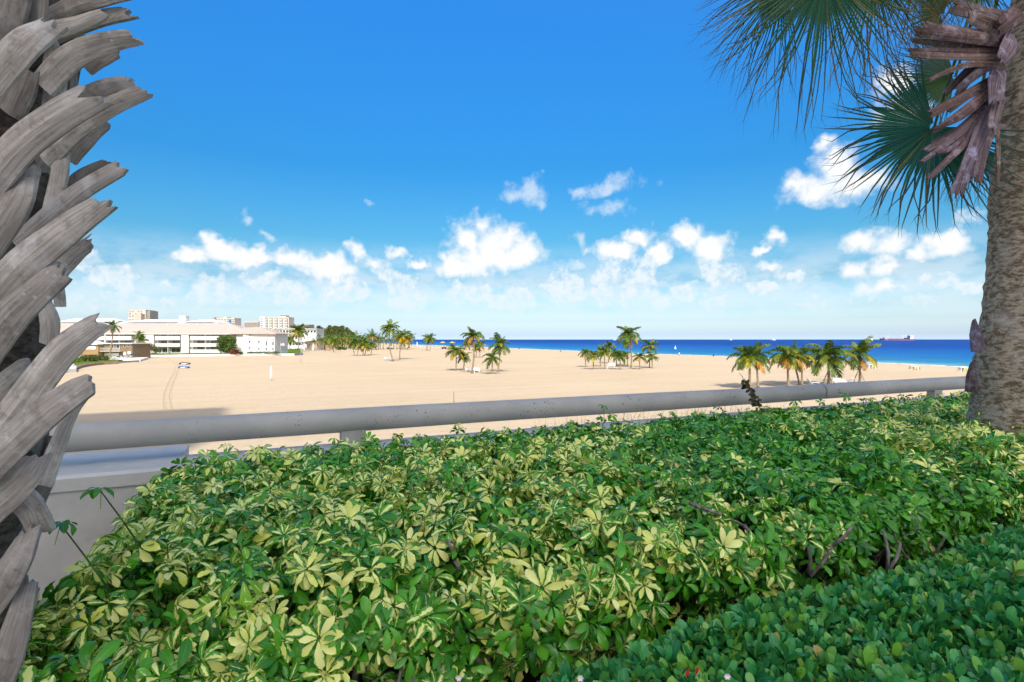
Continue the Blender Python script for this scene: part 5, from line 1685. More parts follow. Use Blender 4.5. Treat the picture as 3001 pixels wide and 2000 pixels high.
# ------------------------------------------------------------------ foreground cabbage palms
def strap(pts, widths, face, thick=0.018, cup=0.25, jag=0.5, seed=0, ns=12, na=6, col=(1, 1, 1), straight=.35):
    """curved leaf base: a cupped strip along pts (smoothed), its flat side towards `face`, torn at the end"""
    r = random.Random(seed)
    P = [Vector(p) for p in pts]
    P = [p.lerp(P[0].lerp(P[-1], i / (len(P) - 1)), straight) for i, p in enumerate(P)]
    def cr(t):
        k = t * (len(P) - 1)
        i = min(int(k), len(P) - 2); f = k - i
        p0, p1, p2, p3 = P[max(i - 1, 0)], P[i], P[i + 1], P[min(i + 2, len(P) - 1)]
        return 0.5 * ((2 * p1) + (p2 - p0) * f + (2 * p0 - 5 * p1 + 4 * p2 - p3) * f * f + (3 * p1 - p0 - 3 * p2 + p3) * f ** 3)
    def wid(t):
        k = t * (len(widths) - 1)
        i = min(int(k), len(widths) - 2)
        return widths[i] + (widths[i + 1] - widths[i]) * (k - i)
    face = Vector(face).normalized()
    tw = r.uniform(-.7, .7)
    slant = r.uniform(-.45, .45)
    v0, ch = r.uniform(-.35, .35), r.uniform(.10, .22)
    C = [cr(i / ns) for i in range(ns + 1)]
    teeth = [r.uniform(-1, 1) for _ in range(na + 1)]
    top, bot, cols, uvs = [], [], [], []
    for i in range(ns + 1):
        d = (C[min(i + 1, ns)] - C[max(i - 1, 0)]).normalized()
        n = (face - d * face.dot(d)).normalized()
        n = Matrix.Rotation(tw * (i / ns - .3), 3, d) @ n
        a = d.cross(n)
        w = wid(i / ns)
        for j in range(na + 1):
            v = -1 + 2 * j / na
            p = C[i] + a * (v * w / 2) - n * (ch * w * abs(v - v0) * .75) + n * (.0012 * math.sin(i * 1.1 + seed + v * 3))
            if i == ns: p = p + d * (teeth[j] * jag * w * .55 + v * slant * w)
            if i == ns - 1: p = p + d * (v * slant * w * .5)
            e = thick * (1.0 - .25 * abs(v) ** 3)
            uvs.append((i / ns, v, seed % 97))
            top.append(p + n * e * .5); bot.append(p - n * e * .5)
            g = 1.0 - .18 * (i / ns) ** 2 + r.uniform(-.05, .05)
            cols.append((col[0] * g, col[1] * g, col[2] * g))
    b = MB()
    n1 = na + 1
    N = len(top)
    fs = []
    for i in range(ns):
        for j in range(na):
            a0 = i * n1 + j
            fs.append((a0, a0 + 1, a0 + n1 + 1, a0 + n1))
            fs.append((N + a0, N + a0 + n1, N + a0 + n1 + 1, N + a0 + 1))
        fs.append((i * n1, i * n1 + n1, N + i * n1 + n1, N + i * n1))
        a0 = i * n1 + na
        fs.append((a0, N + a0, N + a0 + n1, a0 + n1))
    for j in range(na):
        fs.append((j, N + j, N + j + 1, j + 1))
        a0 = ns * n1 + j
        fs.append((a0, a0 + 1, N + a0 + 1, N + a0))
    b.add(top + bot, fs)
    b.c = cols + cols
    b.uv = uvs + uvs
    return b

def left_palm():
    base = Vector((-1.93, 1.74, TZ - .1))
    top = Vector((-1.325, 1.44, HC + 1.25))
    t = empty('cabbage_palm', base)
    tag(t, 'big grey palm trunk covered in curved broken leaf bases at the hedge end', 'palm tree')
    ax = top - base
    def axis(z):
        return base + ax * ((z - base.z) / ax.z)
    b = MB()
    pts = [ax * (i / 24) for i in range(25)]
    b.tube(pts, [.185 + .012 * math.sin(i * 1.9) + (.05 if i < 3 else 0) for i in range(25)], 22)
    b.obj('trunk', M['fibre'], t, True)
    rnd = random.Random(4)
    # criss-cross of filler leaf bases round the trunk; darker colour paints the cavity shade
    k = 0
    z = base.z + .05
    while z < top.z - .12:
        a = k * 2.39996
        ct = axis(z)
        out = Vector((math.cos(a), math.sin(a), 0))
        tang = Vector((-math.sin(a), math.cos(a), 0)) * (1 if k % 2 else -1)
        p0 = ct + out * .18
        p1 = p0 + Vector((0, 0, .13)) + tang * .04 + out * .035
        o2 = 1.0 if out.x < .25 else .35
        p2 = p0 + Vector((0, 0, .25)) + tang * .09 + out * .075 * o2
        p3 = p0 + Vector((0, 0, .33)) + tang * .12 + out * .13 * o2
        cam_side = out.y < 0.35 and out.x > -.6
        w = rnd.uniform(.085, .12)
        g = rnd.uniform(.3, .75)  # dimmed colour stands in for shade between the outer straps
        if not (cam_side and rnd.random() < .25):
            strap([q - base for q in (p0, p1, p2, p3)], [w * 1.15, w, w * .85, w * .7], out * 1.0 - Vector((0, 0, .25)), .014, .10, .5, k, col=(g, g * .97, g * .95)).obj('leaf_base', M['boot'], t)
        z += .045
        k += 1
    # the long curved ones whose torn ends stand out against the sky (picture x, y, metres ahead)
    def bb(pts, w, face=(.1, -1, -.25), seed=0, g=1.0, cup=.2, jag=.6):
        P = [px(*q) - base for q in pts]
        w = [q * .82 for q in w]
        strap(P, w, face, .013, cup * .4, jag, seed, col=(g, g * .985, g * .975)).obj('leaf_base', M['boot'], t)
    bb([(70, 130, 1.34), (85, 60, 1.31), (95, 0, 1.31), (100, -80, 1.34)], [.075, .08, .075, .06], seed=31, g=.7, cup=.3)
    bb([(-20, 120, 1.30), (15, 50, 1.27), (40, -20, 1.27), (60, -90, 1.30)], [.085, .085, .08, .06], seed=32, g=.6)
    bb([(130, 60, 1.40), (210, 10, 1.38), (300, -15, 1.38), (380, -25, 1.4)], [.05, .05, .05, .04], seed=33, g=.8)
    bb([(20, 330, 1.36), (60, 250, 1.34), (80, 200, 1.34)], [.085, .08, .06], seed=34, g=.6)
    bb([(60, 130, 1.36), (130, 90, 1.33), (210, 75, 1.33), (300, 40, 1.36)], [.05, .05, .045, .03], seed=35, g=1.1)
    bb([(60, 150, 1.42), (170, 85, 1.40), (270, 50, 1.40), (375, 35, 1.42)], [.05, .055, .052, .045], seed=1, g=.85)
    bb([(120, 250, 1.36), (200, 150, 1.34), (290, 115, 1.34), (392, 110, 1.36)], [.075, .07, .06, .045], seed=2, g=1.0)
    bb([(-60, 260, 1.24), (20, 160, 1.22), (90, 95, 1.22), (150, 70, 1.25)], [.09, .085, .08, .06], seed=3, g=1.05)
    bb([(150, 330, 1.40), (162, 230, 1.37), (150, 160, 1.37), (148, 110, 1.40)], [.05, .062, .056, .03], seed=4, g=1.15, cup=.35)
    bb([(-90, 600, 1.22), (20, 430, 1.17), (140, 335, 1.15), (262, 285, 1.17)], [.095, .088, .08, .072], seed=5, g=1.05)
    bb([(130, 470, 1.36), (215, 370, 1.33), (310, 305, 1.33), (424, 268, 1.36)], [.06, .055, .05, .045], seed=6, g=.85)
    bb([(250, 200, 1.55), (300, 165, 1.55), (350, 148, 1.57)], [.05, .05, .04], seed=7, g=.75)
    bb([(230, 290, 1.52), (300, 250, 1.5), (385, 240, 1.5)], [.05, .05, .04], seed=8, g=1.05)
    bb([(200, 470, 1.52), (250, 400, 1.5), (312, 355, 1.52)], [.045, .05, .035], seed=9, g=.7)
    bb([(150, 620, 1.38), (175, 500, 1.36), (185, 420, 1.36), (196, 360, 1.37)], [.05, .045, .04, .02], seed=10, g=1.0, cup=.35)
    bb([(50, 720, 1.34), (150, 620, 1.31), (240, 545, 1.31), (356, 490, 1.34)], [.06, .058, .05, .045], seed=11, g=1.05)
    bb([(180, 570, 1.42), (235, 505, 1.40), (320, 478, 1.42)], [.035, .032, .03], seed=12, g=.5)
    bb([(-70, 920, 1.20), (60, 760, 1.15), (190, 660, 1.14), (308, 588, 1.17)], [.09, .085, .075, .055], seed=13, g=1.05)
    bb([(-70, 740, 1.22), (10, 640, 1.20), (60, 560, 1.20), (80, 500, 1.24)], [.09, .085, .08, .06], seed=14, g=.8)
    bb([(170, 800, 1.44), (215, 745, 1.42), (262, 716, 1.43)], [.05, .048, .04], seed=15, g=.9)
    bb([(-80, 1080, 1.20), (20, 920, 1.16), (110, 840, 1.15), (186, 788, 1.18)], [.085, .08, .07, .06], seed=16, g=.85)
    bb([(140, 1010, 1.40), (150, 930, 1.37), (130, 880, 1.38), (100, 850, 1.4)], [.05, .055, .045, .02], seed=17, g=1.15, cup=.35)
    bb([(175, 900, 1.45), (165, 820, 1.44), (180, 740, 1.44)], [.03, .03, .02], seed=18, g=1.2, cup=.35)
    bb([(0, 1260, 1.24), (90, 1130, 1.20), (180, 1010, 1.19), (298, 940, 1.22)], [.085, .08, .072, .055], seed=19, g=1.2)
    bb([(-60, 1190, 1.28), (20, 1120, 1.26), (80, 1060, 1.27)], [.06, .06, .03], seed=20, g=1.1)
    bb([(-90, 1420, 1.20), (30, 1290, 1.16), (140, 1190, 1.15), (262, 1118, 1.18)], [.09, .085, .078, .06], seed=21, g=1.0)
    bb([(120, 1420, 1.36), (165, 1290, 1.34), (205, 1200, 1.34), (266, 1148, 1.36)], [.055, .04, .03, .015], seed=22, g=1.2, cup=.4)
    bb([(-60, 1520, 1.26), (30, 1440, 1.23), (80, 1390, 1.22), (120, 1330, 1.25)], [.09, .09, .08, .05], seed=23, g=.9)
    bb([(110, 1560, 1.34), (75, 1480, 1.29), (30, 1440, 1.28)], [.08, .08, .06], seed=24, g=1.0)
    bb([(-60, 1800, 1.30), (20, 1700, 1.27), (70, 1610, 1.27), (90, 1550, 1.30)], [.09, .085, .07, .05], seed=25, g=.75)
    bb([(-40, 2060, 1.33), (20, 1930, 1.30), (60, 1800, 1.30), (85, 1700, 1.33)], [.09, .085, .06, .04], seed=26, g=.7)
left_palm()

def fan_leaf(hub, axis, normal, Rr, seed, n=64, spread=150, droop=.25, col=(0.035, 0.10, 0.045), dry=.15, fused=.30, stiff=.15):
    """palmate leaf: pleated fused centre, then separate narrowing segments with split thread tips"""
    r = random.Random(seed)
    axis, normal = Vector(axis).normalized(), Vector(normal).normalized()
    axis = (axis - normal * axis.dot(normal)).normalized()
    side = normal.cross(axis)
    b = MB()
    up = Vector((0, 0, 1))
    dphi = R(2 * spread) / n
    fr = [.04, .12, .22, fused, .52, .74, .90]
    for k in range(n):
        ph = R(-spread) + dphi * (k + .5)
        L = Rr * (.80 + .20 * math.cos(ph * .6)) * r.uniform(.88, 1.06)
        jit = r.gauss(0, .07)
        bend = r.gauss(0, .16)
        dr = droop * r.uniform(.5, 1.5)
        cup = .12
        rows = []
        for q in fr:
            over = max(0.0, q - fused) / (1 - fused)
            p_ = ph + jit * over + bend * over * over
            c = axis * math.cos(p_) + side * math.sin(p_)
            pos = hub + c * (L * q) + normal * (L * cup * q * q * abs(math.sin(ph)) ) - up * (L * dr * over ** 1.8)
            hw = L * q * dphi * .5 if q <= fused else L * fused * dphi * .5 * 1.05 * (1 - over) ** .7
            sd = (side * math.cos(p_) - axis * math.sin(p_))
            pl = normal * (hw * .55)
            rows.append((pos - sd * hw - pl * .5, pos + pl * .5, pos + sd * hw - pl * .5, c))
        g = r.uniform(.65, 1.3)
        base = (col[0] * g, col[1] * g, col[2] * g)
        if r.random() < dry: base = (0.22 * g, 0.16 * g, 0.06 * g)
        vs, cs = [], []
        for i, (a, m, z, c) in enumerate(rows):
            vs += [a, m, z]
            f = 1.0 if i < 5 else .8
            tipc = (base[0] * .7 + .05 * (i >= 5), base[1] * f, base[2] * f)
            cs += [tipc] * 3
        fs = []
        for i in range(len(rows) - 1):
            o = i * 3
            fs += [(o, o + 1, o + 4, o + 3), (o + 1, o + 2, o + 5, o + 4)]
        # split tip: two threads
        o = (len(rows) - 1) * 3
        c = rows[-1][3]
        sd = c.cross(normal).normalized()
        m = rows[-1][1]
        for s_ in (-1, 1):
            w = r.uniform(.02, .07) * L
            tip = m + c * (L * r.uniform(.07, .16)) + sd * s_ * w - up * (L * dr * r.uniform(.08, .3))
            vs.append(tip); cs.append((.09, .07, .035))
            fs.append((o, o + 1, len(vs) - 1) if s_ < 0 else (o + 1, o + 2, len(vs) - 1))
        b0 = len(b.v)
        b.v += [tuple(v) for v in vs]; b.c += cs
        b.f += [tuple(i + b0 for i in f) for f in fs]
    return b

def right_palm():
    base = Vector((4.62, 5.0, TZ - .1))
    t = empty('cabbage_palm', base)
    tag(t, 'tall palm with rough grey-brown trunk, fan leaves and brown hanging leaf bases by the railing', 'palm tree')
    # trunk: left edge follows the photo, rough stepped rings
    edge = [(1700, 2838), (1300, 2836), (1230, 2838), (1100, 2848), (1000, 2860), (950, 2870), (800, 2888), (650, 2895), (560, 2894), (480, 2905), (400, 2918), (250, 2935), (100, 2950), (-200, 2970), (-420, 2985)]
    rad = [.34, .33, .32, .305, .29, .28, .265, .262, .26, .255, .25, .24, .23, .22, .2]
    b = MB()
    n, m = 40, 130
    ys = [e[0] for e in edge]
    vs, fs = [], []
    rnd = random.Random(8)
    ph = [rnd.uniform(0, 6.28) for _ in range(40)]
    def interp(y, arr):
        for i in range(len(ys) - 1):
            if ys[i] >= y >= ys[i + 1]:
                f = (ys[i] - y) / (ys[i] - ys[i + 1])
                return arr[i] + (arr[i + 1] - arr[i]) * f
        return arr[-1]
    xs = [e[1] for e in edge]
    for i in range(m + 1):
        y = ys[0] + (ys[-1] - ys[0]) * i / m
        r0 = interp(y, rad)
        lx = interp(y, xs) + 30
        c = px(lx, y, 5.0) + Vector((r0 * .985, 0, 0))
        if i == 0: c.z = TZ - .1
        for k in range(n):
            a = 2 * math.pi * k / n
            rr = r0 * (1 + .022 * math.sin(i * 2.4 + ph[k % 40]) + .016 * math.sin(k * 5 + i * .9) + .026 * rnd.uniform(-1, 1))
            vs.append(c + Vector((math.cos(a) * rr, math.sin(a) * rr, 0)) - base)
    for i in range(m):
        for k in range(n):
            fs.append((i * n + k, i * n + (k + 1) % n, (i + 1) * n + (k + 1) % n, (i + 1) * n + k))
    b.add(vs, fs)
    b.obj('trunk', M['bark'], t, True)
    def bb(pts, w, face=(-.2, -1, .1), seed=0, col=(1, 1, 1), cup=.25, jag=.7):
        P = [px(*q) - base for q in pts]
        strap(P, w, face, .010, cup * .35, jag, seed, col=col).obj('leaf_base', M['brownboot'], t)
    # broken stubs on the trunk
    bb([(2868, 1030, 4.82), (2858, 980, 4.80), (2854, 936, 4.80)], [.10, .085, .02], (-.6, -1, 0), 1, (.95, .95, 1.25), .4, .2)
    bb([(2846, 1150, 4.80), (2848, 1100, 4.78), (2852, 1060, 4.78)], [.09, .08, .03], (-.6, -1, 0), 2, (.6, .6, .65), .4, .4)
    H = [  # hanging and projecting dead leaf bases: start, mid, end, width m, colour gain
        ((2960, 55), (2880, 35), (2795, 15), .16, (.95, .85, .8)), ((2955, 95), (2900, 60), (2840, 45), .15, (1.3, 1.15, 1.0)),
        ((2965, 110), (2830, 95), (2705, 70), .085, (1.2, 1.0, .9)), ((2950, 125), (2800, 105), (2680, 92), .075, (1.0, .8, .75)),
        ((2955, 140), (2780, 130), (2672, 118), .06, (1.25, 1.1, 1.0)), ((2950, 150), (2800, 155), (2665, 145), .06, (.85, .65, .6)),
        ((2950, 165), (2800, 168), (2668, 158), .06, (1.35, 1.15, 1.0)), ((2945, 195), (2840, 175), (2722, 235), .05, (1.2, 1.0, .85)),
        ((2955, 150), (2850, 195), (2830, 190), .05, (1.1, .95, .9)), ((2930, 225), (2820, 285), (2726, 335), .075, (1.05, .85, .75)),
        ((2920, 250), (2830, 320), (2738, 385), .065, (1.15, 1.0, 1.0)), ((2915, 260), (2825, 350), (2735, 380), .05, (.8, .6, .55)),
        ((2915, 285), (2820, 380), (2712, 440), .06, (1.2, 1.05, 1.05)), ((2910, 300), (2810, 400), (2700, 475), .055, (1.3, 1.2, 1.3)),
        ((2905, 330), (2820, 430), (2720, 525), .065, (1.0, .85, .85)), ((2900, 330), (2860, 430), (2805, 570), .12, (1.05, 1.0, 1.2)),
        ((2915, 350), (2875, 450), (2868, 535), .085, (.95, .85, .85)), ((2935, 190), (2925, 240), (2918, 300), .16, (1.2, 1.15, 1.3)),
        ((2930, 280), (2918, 330), (2908, 385), .10, (1.05, .95, .95)), ((2975, 110), (2955, 150), (2935, 180), .15, (1.25, 1.15, 1.25)),
        ((2925, 370), (2928, 460), (2926, 540), .03, (1.2, 1.1, .85)), ((2990, 30), (2960, 60), (2930, 85), .14, (.9, .7, .65)),
        ((2890, 340), (2800, 440), (2745, 450), .05, (.8, .65, .7))]
    for i, (a, m_, e, w, c) in enumerate(H):
        z = 4.70 - .03 * (i % 4)
        bb([(*a, z + .08), (*m_, z - .12), (*e, z - .16)], [w * 1.2, w * 1.0, w * (.55 + .4 * (i % 3 == 0))], (-.15, -1, .15 - .3 * (i % 2)), 10 + i, c)
    rr = random.Random(77)
    for i in range(12):
        a = (rr.uniform(2900, 2960), rr.uniform(130, 380))
        ang_ = rr.uniform(.35, 1.35)
        ln = rr.uniform(90, 210)
        e = (a[0] - ln * math.cos(ang_), a[1] + ln * math.sin(ang_))
        m_ = ((a[0] + e[0]) / 2 - 10, (a[1] + e[1]) / 2 - rr.uniform(5, 25))
        g = rr.uniform(.6, 1.3)
        z = 4.72 + rr.uniform(-.12, .12)
        bb([(*a, z + .1), (*m_, z - .05), (*e, z - .08)], [.06, rr.uniform(.05, .08), .05], (-.15, -1, rr.uniform(-.3, .3)), 300 + i, (g, g * .95, g * rr.uniform(.9, 1.15)))
    # living and dry fan leaves; each petiole springs from the crown at the top of the trunk
    crown = px(2995, -330, 5.0)
    FL = [  # hub px, Z, axis(x, z), normal, R, spread, col, dry
        ((2420, -75, 4.1), (-.55, -.80), (.05, -1, -.35), .98, 118, (0.034, 0.100, 0.042), .16),
        ((2300, -50, 4.3), (-.85, -.45), (.15, -1, -.45), .80, 95, (0.045, 0.105, 0.036), .2),
        ((2560, -80, 4.4), (-.1, -1), (-.1, -1, -.3), .78, 100, (0.07, 0.095, 0.03), .3),
        ((2738, 372, 4.9), (-.72, -.70), (-.18, -1, .12), .98, 128, (0.022, 0.105, 0.070), .03),
        ((2800, 225, 5.5), (-1.0, .02), (-.1, -1, .1), .78, 75, (0.06, 0.10, 0.03), .2),
        ((2760, 40, 5.3), (-.8, .15), (.1, -1, -.2), .62, 110, (0.07, 0.105, 0.025), .25),
        ((2870, -60, 5.2), (-.5, -.7), (-.1, -1, -.2), .60, 110, (0.06, 0.10, 0.025), .2),
        ((2700, -120, 4.8), (-.4, -.8), (0, -1, -.4), .70, 100, (0.06, 0.095, 0.03), .3),
        ((2850, 430, 5.45), (-.25, -1), (-.1, -1, 0), .62, 80, (0.03, 0.085, 0.04), .1),
        ((3350, -200, 5.2), (.8, -.4), (0, -1, -.3), .95, 120, (0.05, 0.095, 0.03), .1),
        ((3300, 150, 5.6), (.7, -.7), (0, -1, .1), .95, 120, (0.04, 0.09, 0.035), .1),
        ((2980, -700, 5.0), (.1, 1), (0, -1, .2), .95, 120, (0.05, 0.10, 0.03), .0),
        ((2600, -560, 5.2), (-.8, .6), (0, -1, -.2), .95, 120, (0.05, 0.10, 0.03), .0),
        ((3100, -300, 6.2), (.3, -.5), (0, 1, .4), .95, 120, (0.05, 0.10, 0.03), .1),
        ((2900, -250, 3.9), (-.2, -.3), (0, -.5, -1), .85, 120, (0.05, 0.09, 0.03), .2)]
    for i, (h, ax, nrm, Rr, spread, col, dry) in enumerate(FL):
        hub = px(*h)
        b = fan_leaf(hub - base, (ax[0], -.12, ax[1]), nrm, Rr, 100 + i, 84, spread, .22 if i in (0, 1, 2, 7) else .10, col, dry, .44 if i in (3, 4, 8) else .32)
        lf = b.obj('fan_leaf', M['fan'], t, color=(1.0, 1.05, 1.1))
        a = crown - base
        hb = hub - base
        mid_ = (a + hb) / 2 + Vector((0, 0, .18))
        MB().tube([a, a.lerp(mid_, .6) + Vector((0, 0, .05)), mid_, hb, hb + Vector((ax[0], 0, ax[1])) * Rr * .25], [.022, .019, .016, .012, .004], 6, (.06, .085, .03)).obj('petiole', M['fan'], lf, True, color=(1.5, 1.5, 1.5))
    # a dry flower stalk dangling between the two big leaves
    b = MB()
    st = [px(2540, 60, 4.3), px(2546, 160, 4.3), px(2556, 250, 4.3), px(2575, 290, 4.3), px(2605, 320, 4.32)]
    b.tube([p - base for p in st], [.008, .007, .006, .005, .003], 6)
    for q in ((2546, 160, 2522, 205), (2550, 210, 2578, 235), (2556, 250, 2535, 268), (2543, 120, 2520, 150), (2575, 290, 2548, 300)):
        b.tube([px(q[0], q[1], 4.3) - base, px((q[0] + q[2]) / 2 + 6, (q[1] + q[3]) / 2, 4.3) - base, px(q[2], q[3], 4.3) - base], [.004, .003, .002], 5)
    b.obj('flower_stalk', M['wood'], t)
right_palm()
# ------------------------------------------------------------------ hedges
class LeafMB:
    """leaf geometry with the two attributes the leaf materials read"""
    def __init__(s):
        s.v, s.f, s.uv, s.lf = [], [], [], []
    def leaflet(s, org, d, nrm, L, Wd, droop, fold, lf, seed, wave=0.0, shape=(0.10, .50, .88, 1.0, .62)):
        d, nrm = Vector(d).normalized(), Vector(nrm)
        nrm = (nrm - d * nrm.dot(d)).normalized()
        sd = d.cross(nrm)
        st = (0.0, .22, .45, .70, .90)
        b0 = len(s.v)
        p = Vector(org)
        a = 0.0
        prev = 0.0
        for i, (q, w) in enumerate(zip(st, shape)):
            a = -droop * q
            step = (q - prev) * L; prev = q
            p = p + (d * math.cos(a) + nrm * math.sin(a)) * step
            nn = nrm * math.cos(a) - d * math.sin(a)
            hw = Wd * .5 * w
            wv = wave * hw * math.sin(i * 2.1 + seed * 9)
            s.v += [p - sd * hw + nn * (fold * hw + wv), p, p + sd * hw + nn * (fold * hw - wv)]
            s.uv += [(q, -1, seed), (q, 0, seed), (q, 1, seed)]
        a = -droop
        p = p + (d * math.cos(a) + nrm * math.sin(a)) * L * .12
        s.v.append(p); s.uv.append((1, 0, seed))
        for i in range(4):
            o = b0 + i * 3
            s.f += [(o, o + 1, o + 4, o + 3), (o + 1, o + 2, o + 5, o + 4)]
        o = b0 + 12
        s.f += [(o, o + 1, o + 3), (o + 1, o + 2, o + 3)]
        s.lf += [lf] * (len(s.v) - b0)
    def stem(s, a, b, r, lf):
        a, b = Vector(a), Vector(b)
        d = (b - a).normalized()
        x = d.orthogonal().normalized(); y = d.cross(x)
        b0 = len(s.v)
        for p in (a, b):
            for k in range(3):
                t = k * 2.0944
                s.v.append(p + (x * math.cos(t) + y * math.sin(t)) * r); s.uv.append((.5, 0, 0))
        for k in range(3):
            s.f.append((b0 + k, b0 + (k + 1) % 3, b0 + 3 + (k + 1) % 3, b0 + 3 + k))
        s.lf += [lf] * 6

def leaf_mesh(name, V, Fq, UV, LF, mat):
    me = bpy.data.meshes.new(name)
    me.from_pydata(V, [], Fq)
    me.materials.append(mat)
    a = me.attributes.new('luv', 'FLOAT_VECTOR', 'POINT')
    a.data.foreach_set('vector', np.asarray(UV, np.float32).ravel())
    a = me.attributes.new('lf', 'FLOAT_COLOR', 'POINT')
    lf = np.ones((len(V), 4), np.float32); lf[:, :3] = np.asarray(LF, np.float32)
    a.data.foreach_set('color', lf.ravel())
    me.polygons.foreach_set('use_smooth', np.ones(len(me.polygons), bool))
    me.update()
    return me

def whorl(seed, kind):
    """umbrella-like compound leaf of a dwarf schefflera: 6-9 leaflets round a stalk, axis +z"""
    r = random.Random(seed)
    g = LeafMB()
    n = r.choice((6, 7, 7, 8, 8, 9))
    young = 0.0
    if kind == 'cream': base = r.uniform(.45, .92)
    elif kind == 'mixed': base = r.uniform(.12, .5)
    elif kind == 'young': base = r.uniform(0, .25); young = r.uniform(.55, 1.0)
    else: base = -0.6
    a0 = r.uniform(0, 6.28)
    tilt = r.uniform(-.45, .65)
    g.stem((r.uniform(-.03, .03), r.uniform(-.03, .03), -.10), (0, 0, 0), .0022, (-.6, .6, .75))
    for k in range(n):
        a = a0 + 6.2832 * k / n + r.uniform(-.16, .16)
        e = tilt + r.uniform(-.4, .4)
        d = Vector((math.cos(a) * math.cos(e), math.sin(a) * math.cos(e), math.sin(e)))
        L = r.uniform(.055, .094)
        v = base + r.uniform(-.35, .35) if kind in ('cream', 'mixed') else base
        if kind == 'cream' and r.random() < .12: v = -.3
        g.leaflet((d.x * .012, d.y * .012, 0), d, (0, 0, 1), L, L * r.uniform(.36, .46), r.uniform(.4, 1.7), r.uniform(.08, .6), (v, r.random(), min(1, max(0, young + r.uniform(-.15, .15))) if kind == 'young' else (r.uniform(0, .22))), r.random(), r.uniform(0, .30))
    return g

def rosette(seed, kind):
    """tip of an Indian-hawthorn shoot: upright spoon-shaped leaves"""
    r = random.Random(seed)
    g = LeafMB()
    n = r.choice((6, 7, 8, 9))
    g.stem((0, 0, -.08), (0, 0, .01), .002, (-.6, .3, .3))
    for k in range(n):
        a = k * 2.39996 + r.uniform(-.3, .3)
        e = R(12 + 66 * (1 - k / n)) + r.uniform(-.2, .2)
        d = Vector((math.cos(a) * math.cos(e), math.sin(a) * math.cos(e), math.sin(e)))
        up = Vector((-math.cos(a) * math.sin(e), -math.sin(a) * math.sin(e), math.cos(e)))
        L = r.uniform(.052, .076)
        y = 0.0
        if kind == 'young': y = r.uniform(.5, 1.0) if k < 5 else r.uniform(.2, .5)
        elif r.random() < .12: y = r.uniform(.2, .5)
        else: y = r.uniform(0, .15)
        v = -.7
        if kind == 'young' and r.random() < .10: v = 1.1
        g.leaflet(Vector((0, 0, -.018 * k / n)), d, up, L, L * r.uniform(.36, .46), r.uniform(-.15, .6), r.uniform(.10, .45), (v, r.random(), y), r.random(), .05, (.14, .42, .80, 1.0, .74))
    return g

VAR = {}
for kind in ('cream', 'mixed', 'green', 'young'):
    VAR[kind] = [whorl(i * 13 + {'cream': 1, 'mixed': 101, 'green': 201, 'young': 301}[kind], kind) for i in range(10)]
HAW = {k: [rosette(i * 7 + (500 if k == 'green' else 700), k) for i in range(10)] for k in ('green', 'young')}
def freeze(gs, mat):
    out = []
    for g in gs:
        V = np.array([tuple(v) for v in g.v], np.float32)
        q4 = np.array([f for f in g.f if len(f) == 4], np.int32)
        q3 = np.array([f for f in g.f if len(f) == 3], np.int32)
        out.append(dict(V=V, q4=q4, q3=q3, UV=np.array(g.uv, np.float32), LF=np.array(g.lf, np.float32), me=leaf_mesh('leaf', [tuple(v) for v in g.v], g.f, g.uv, g.lf, mat)))
    return out
VARF = {k: freeze(v, M['schef']) for k, v in VAR.items()}
HAWF = {k: freeze(v, M['haw']) for k, v in HAW.items()}

def merged(name, items, mat, parent, org):
    """one mesh from (variant, matrix, brightness shift) items"""
    Vs, Q4, Q3, UV, LF = [], [], [], [], []
    off = 0
    for (v, mtx, sh) in items:
        m = np.array(mtx, np.float32)
        P = v['V'] @ m[:3, :3].T + m[:3, 3]
        Vs.append(P); Q4.append(v['q4'] + off); Q3.append(v['q3'] + off)
        u = v['UV'].copy(); u[:, 2] += sh
        UV.append(u)
        l = v['LF'].copy(); l[:, 1] = np.clip(l[:, 1] + sh - .5, 0, 1)
        LF.append(l)
        off += len(P)
    V = np.concatenate(Vs); q4 = np.concatenate(Q4); q3 = np.concatenate(Q3)
    UV = np.concatenate(UV); LF = np.concatenate(LF)
    me = bpy.data.meshes.new(name)
    me.vertices.add(len(V)); me.vertices.foreach_set('co', V.ravel())
    nl = len(q4) * 4 + len(q3) * 3
    me.loops.add(nl)
    me.loops.foreach_set('vertex_index', np.concatenate([q4.ravel(), q3.ravel()]).astype(np.int32))
    me.polygons.add(len(q4) + len(q3))
    st = np.concatenate([np.arange(len(q4)) * 4, len(q4) * 4 + np.arange(len(q3)) * 3]).astype(np.int32)
    me.polygons.foreach_set('loop_start', st)
    me.update(calc_edges=True)
    me.materials.append(mat)
    a = me.attributes.new('luv', 'FLOAT_VECTOR', 'POINT'); a.data.foreach_set('vector', UV.ravel())
    a = me.attributes.new('lf', 'FLOAT_COLOR', 'POINT')
    lf = np.ones((len(V), 4), np.float32); lf[:, :3] = LF
    a.data.foreach_set('color', lf.ravel())
    me.polygons.foreach_set('use_smooth', np.ones(len(me.polygons), bool))
    ob = link(name, me, parent)
    ob['kind'] = 'stuff'
    return ob

def orient(p, up, spin, s):
    up = Vector(up).normalized()
    q = up.to_track_quat('Z', 'Y')
    return Matrix.Translation(p) @ q.to_matrix().to_4x4() @ Matrix.Rotation(spin, 4, 'Z') @ Matrix.Scale(s, 4)

def in_view(p, mx=120, my=140):
    if p.y < .4: return False
    x = CX + p.x / p.y * F
    y = CY - (p.z - HC) / p.y * F
    return -mx < x < 3001 + mx and y < 2000 + my

def lump(t, n, s=1.0):
    return (math.sin(t * 2.3 * s + 1.1) * math.sin(n * 2.9 * s + .4) + .6 * math.sin(t * 5.1 * s + n * 3.3 * s) + .5 * math.sin(n * 6.7 * s - t * 4.1 * s + 2)) / 2.1

